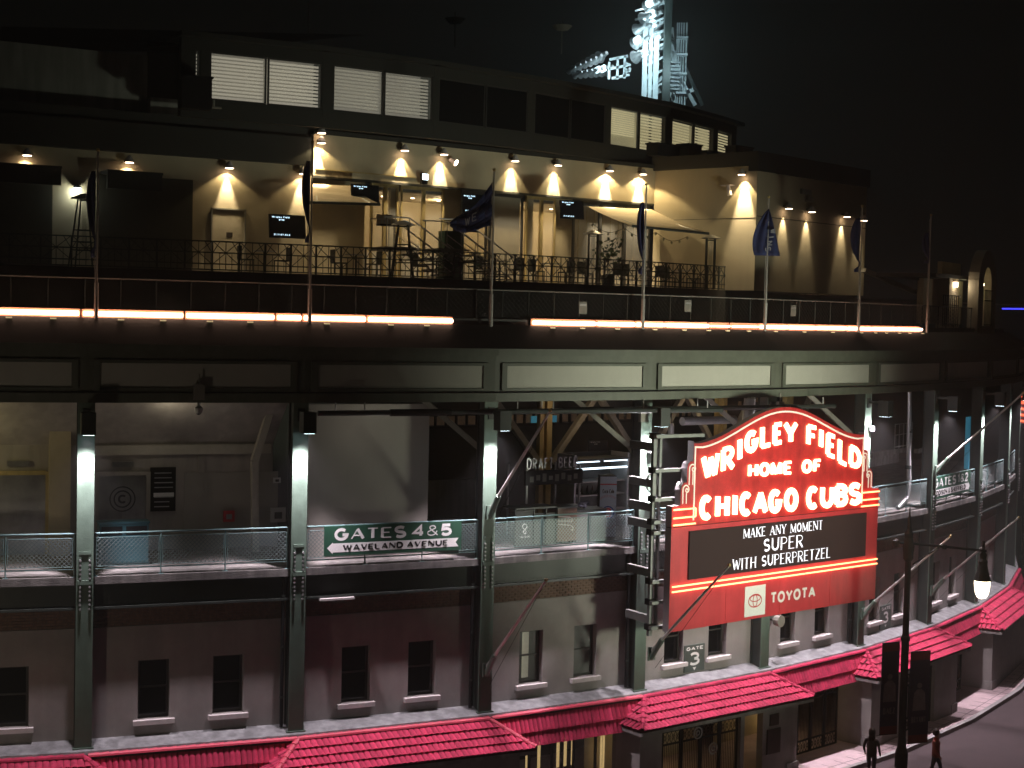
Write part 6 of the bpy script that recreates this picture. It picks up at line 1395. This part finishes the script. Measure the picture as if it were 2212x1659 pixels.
def person(A, rz, lab, top, legs, stride, hairlen, bag=None):
    t = thing('person', lab, 'person', A, rz); import bmesh
    J = {'pelvis': (0, 0, .95, .145), 'waist': (0, 0, 1.1, .125), 'chest': (0, .01, 1.32, .155), 'neck': (0, 0, 1.47, .06), 'head0': (0, -.02, 1.56, .075), 'head': (0, -.02, 1.66, .098), 'head1': (0, -.01, 1.73, .07)}
    E_ = [('pelvis', 'waist'), ('waist', 'chest'), ('chest', 'neck'), ('neck', 'head0'), ('head0', 'head'), ('head', 'head1')]
    for sg, n in ((-1, 'l'), (1, 'r')):
        st = stride*sg
        J['hip'+n] = (sg*.1, 0, .88, .095); J['knee'+n] = (sg*.1, -st*.5-.03, .5, .062); J['ankle'+n] = (sg*.1, -st+.03, .1, .042); J['toe'+n] = (sg*.11, -st-.14, .04, .035)
        J['sho'+n] = (sg*.19, .01, 1.40, .062); J['elb'+n] = (sg*.25, st*.35+.03, 1.13, .045); J['wri'+n] = (sg*.24, st*.5-.1, .92, .032); J['hand'+n] = (sg*.24, st*.5-.15, .84, .038)
        E_ += [('pelvis', 'hip'+n), ('hip'+n, 'knee'+n), ('knee'+n, 'ankle'+n), ('ankle'+n, 'toe'+n), ('chest', 'sho'+n), ('sho'+n, 'elb'+n), ('elb'+n, 'wri'+n), ('wri'+n, 'hand'+n)]
    keys = list(J); me = bpy.data.meshes.new('body'); me.from_pydata([J[k][:3] for k in keys], [(keys.index(a), keys.index(b)) for a, b in E_], []); o = bpy.data.objects.new('body', me); COL.objects.link(o)
    sk = o.modifiers.new('skin', 'SKIN'); sk.use_smooth_shade = True
    for i, k in enumerate(keys):
        me.skin_vertices[0].data[i].radius = (J[k][3], J[k][3]*(.75 if k in ('chest', 'pelvis', 'waist') else 1)); me.skin_vertices[0].data[i].use_root = (k == 'pelvis')
    o.modifiers.new('sub', 'SUBSURF').levels = 2; o.modifiers['sub'].render_levels = 2
    bpy.context.view_layer.update(); dg = bpy.context.evaluated_depsgraph_get(); m2 = bpy.data.meshes.new_from_object(o.evaluated_get(dg)); bpy.data.objects.remove(o)
    m2.materials.clear(); [m2.materials.append(M[x]) for x in (top, legs, 'skin')]
    for p in m2.polygons:
        z = p.center.z; p.material_index = 2 if (z > 1.49 or (z < .93 and abs(p.center.x) > .2)) else (1 if z < .93 else 0); p.use_smooth = True
    b = bpy.data.objects.new('body', m2); COL.objects.link(b); b.parent = t
    h = MB(); h.lathe([(.0, .135), (.07, .115), (.112, .04), (.118, -.03), (.10, -.09-hairlen*.3), (.13 if hairlen else .06, -.12-hairlen)], 12, (0, .015, 1.67)); h.build('hair', 'hair', t, smooth=True)
    f = MB(); f.lathe([(.0, .02), (.014, 0), (.0, -.02)], 6, (0, -.125, 1.64)); f.build('nose', 'skin', t)
    for x in (-.035, .035): MB().lathe([(0, .008), (.01, 0), (0, -.008)], 6, (x, -.112, 1.675)).build('eye', 'black', t)
    # jacket hem volume
    j = MB(); j.lathe([(.17, -.02), (.175, .15), (.165, .3), (.185, .45), (.13, .55)], 14, (0, 0, .86)); j.v = [(x, y*.72, z) for x, y, z in j.v]; j.build('jacket', top, t, smooth=True)
    return t
person((12.15, 50.2, -.15), 2.6, 'person with dark hair and black coat standing left of the lamp post', 'coat', 'jeans', .08, .16)
person((14.3, 50.3, -.15), 1.0, 'person in rust coloured jacket and dark trousers walking right of the lamp post', 'jacket', 'jeans', .22, 0)

# far lights past the right end of the building
o = MB().tube((41.2, 130, 16.4), (48, 130, 16.5), .06, 6).build('blue_light_line', 'blue'); tag(o, 'thin blue light line on a far building at the right edge', 'light line')
FB = thing('far_building', 'black distant building with green lit letters at the right edge', 'building', (46, 122, -.15)); MB().box(-6.3, 8, 0, 10, 0, 14).build('wall', 'black', FB)
q = MB(); textline(q, 'IN', -6.2, -4.7, 11.3, 12.1, .16, .14, fplane(-.05), 0, .04, 0, .3); q.build('lit_lettering', 'green', FB)
MB().tube((-6.3, -.1, 13.2), (-3.5, -.1, 13.3), .05, 5).build('blue_tube', 'blue', FB)
FS = thing('round_lit_sign', 'round orange red lit sign at the far right edge', 'sign', (31.9, 95, 9.9)); 
q = MB(); q.lathe([(.45, -.95), (.75, -.5), (.8, 0), (.75, .5), (.45, .95)], 14); q.build('drum', 'redp', FS)
for k in range(5): MB().lathe([(.62 if k in (0, 4) else .8, -.07), (.66 if k in (0, 4) else .84, 0), (.62 if k in (0, 4) else .8, .07)], 14, (0, 0, -.76+k*.38)).build('lit_band', 'orange', FS)
MB().tube((0, 0, -10), (0, 0, -1), .12, 6).build('post', 'black', FS)
for x, y, z, c in ((30.6, 95, 10.8, 'coolw'), (30.8, 95, 10.5, 'coolw'), (29.2, 90, 5.6, 'green')): o = MB().lathe([(0, -.12), (.14, 0), (0, .12)], 8).build('far_lamp', c, loc=(x, y, z)); tag(o, {10.8: 'upper of two tiny white lamps left of the round lit sign', 10.5: 'lower of two tiny white lamps left of the round lit sign', 5.6: 'small greenish lamp past the last column'}[z], 'lamp')

# ================================================================== ADDED HAZE VOLUME (stands in for window veil and lens bloom)
mb = MB(); mb.box(-70, 110, -6, 175, -1.2, 46); hz = mb.build('haze', 'glass'); hz.data.materials.clear()
hm = bpy.data.materials.new('haze veil'); hm.use_nodes = True; n = hm.node_tree; n.nodes.clear()
ov = n.nodes.new('ShaderNodeOutputMaterial'); pv = n.nodes.new('ShaderNodeVolumePrincipled'); pv.inputs['Density'].default_value = .0016; pv.inputs['Color'].default_value = (.95, .95, .95, 1); pv.inputs['Anisotropy'].default_value = .5
n.links.new(pv.outputs[0], ov.inputs['Volume']); hz.data.materials.append(hm); hz['kind'] = 'stuff'; hz['label'] = 'added thin haze veil glowing softly around the lamps'; hz['category'] = 'haze'
SC.cycles.volume_bounces = 0
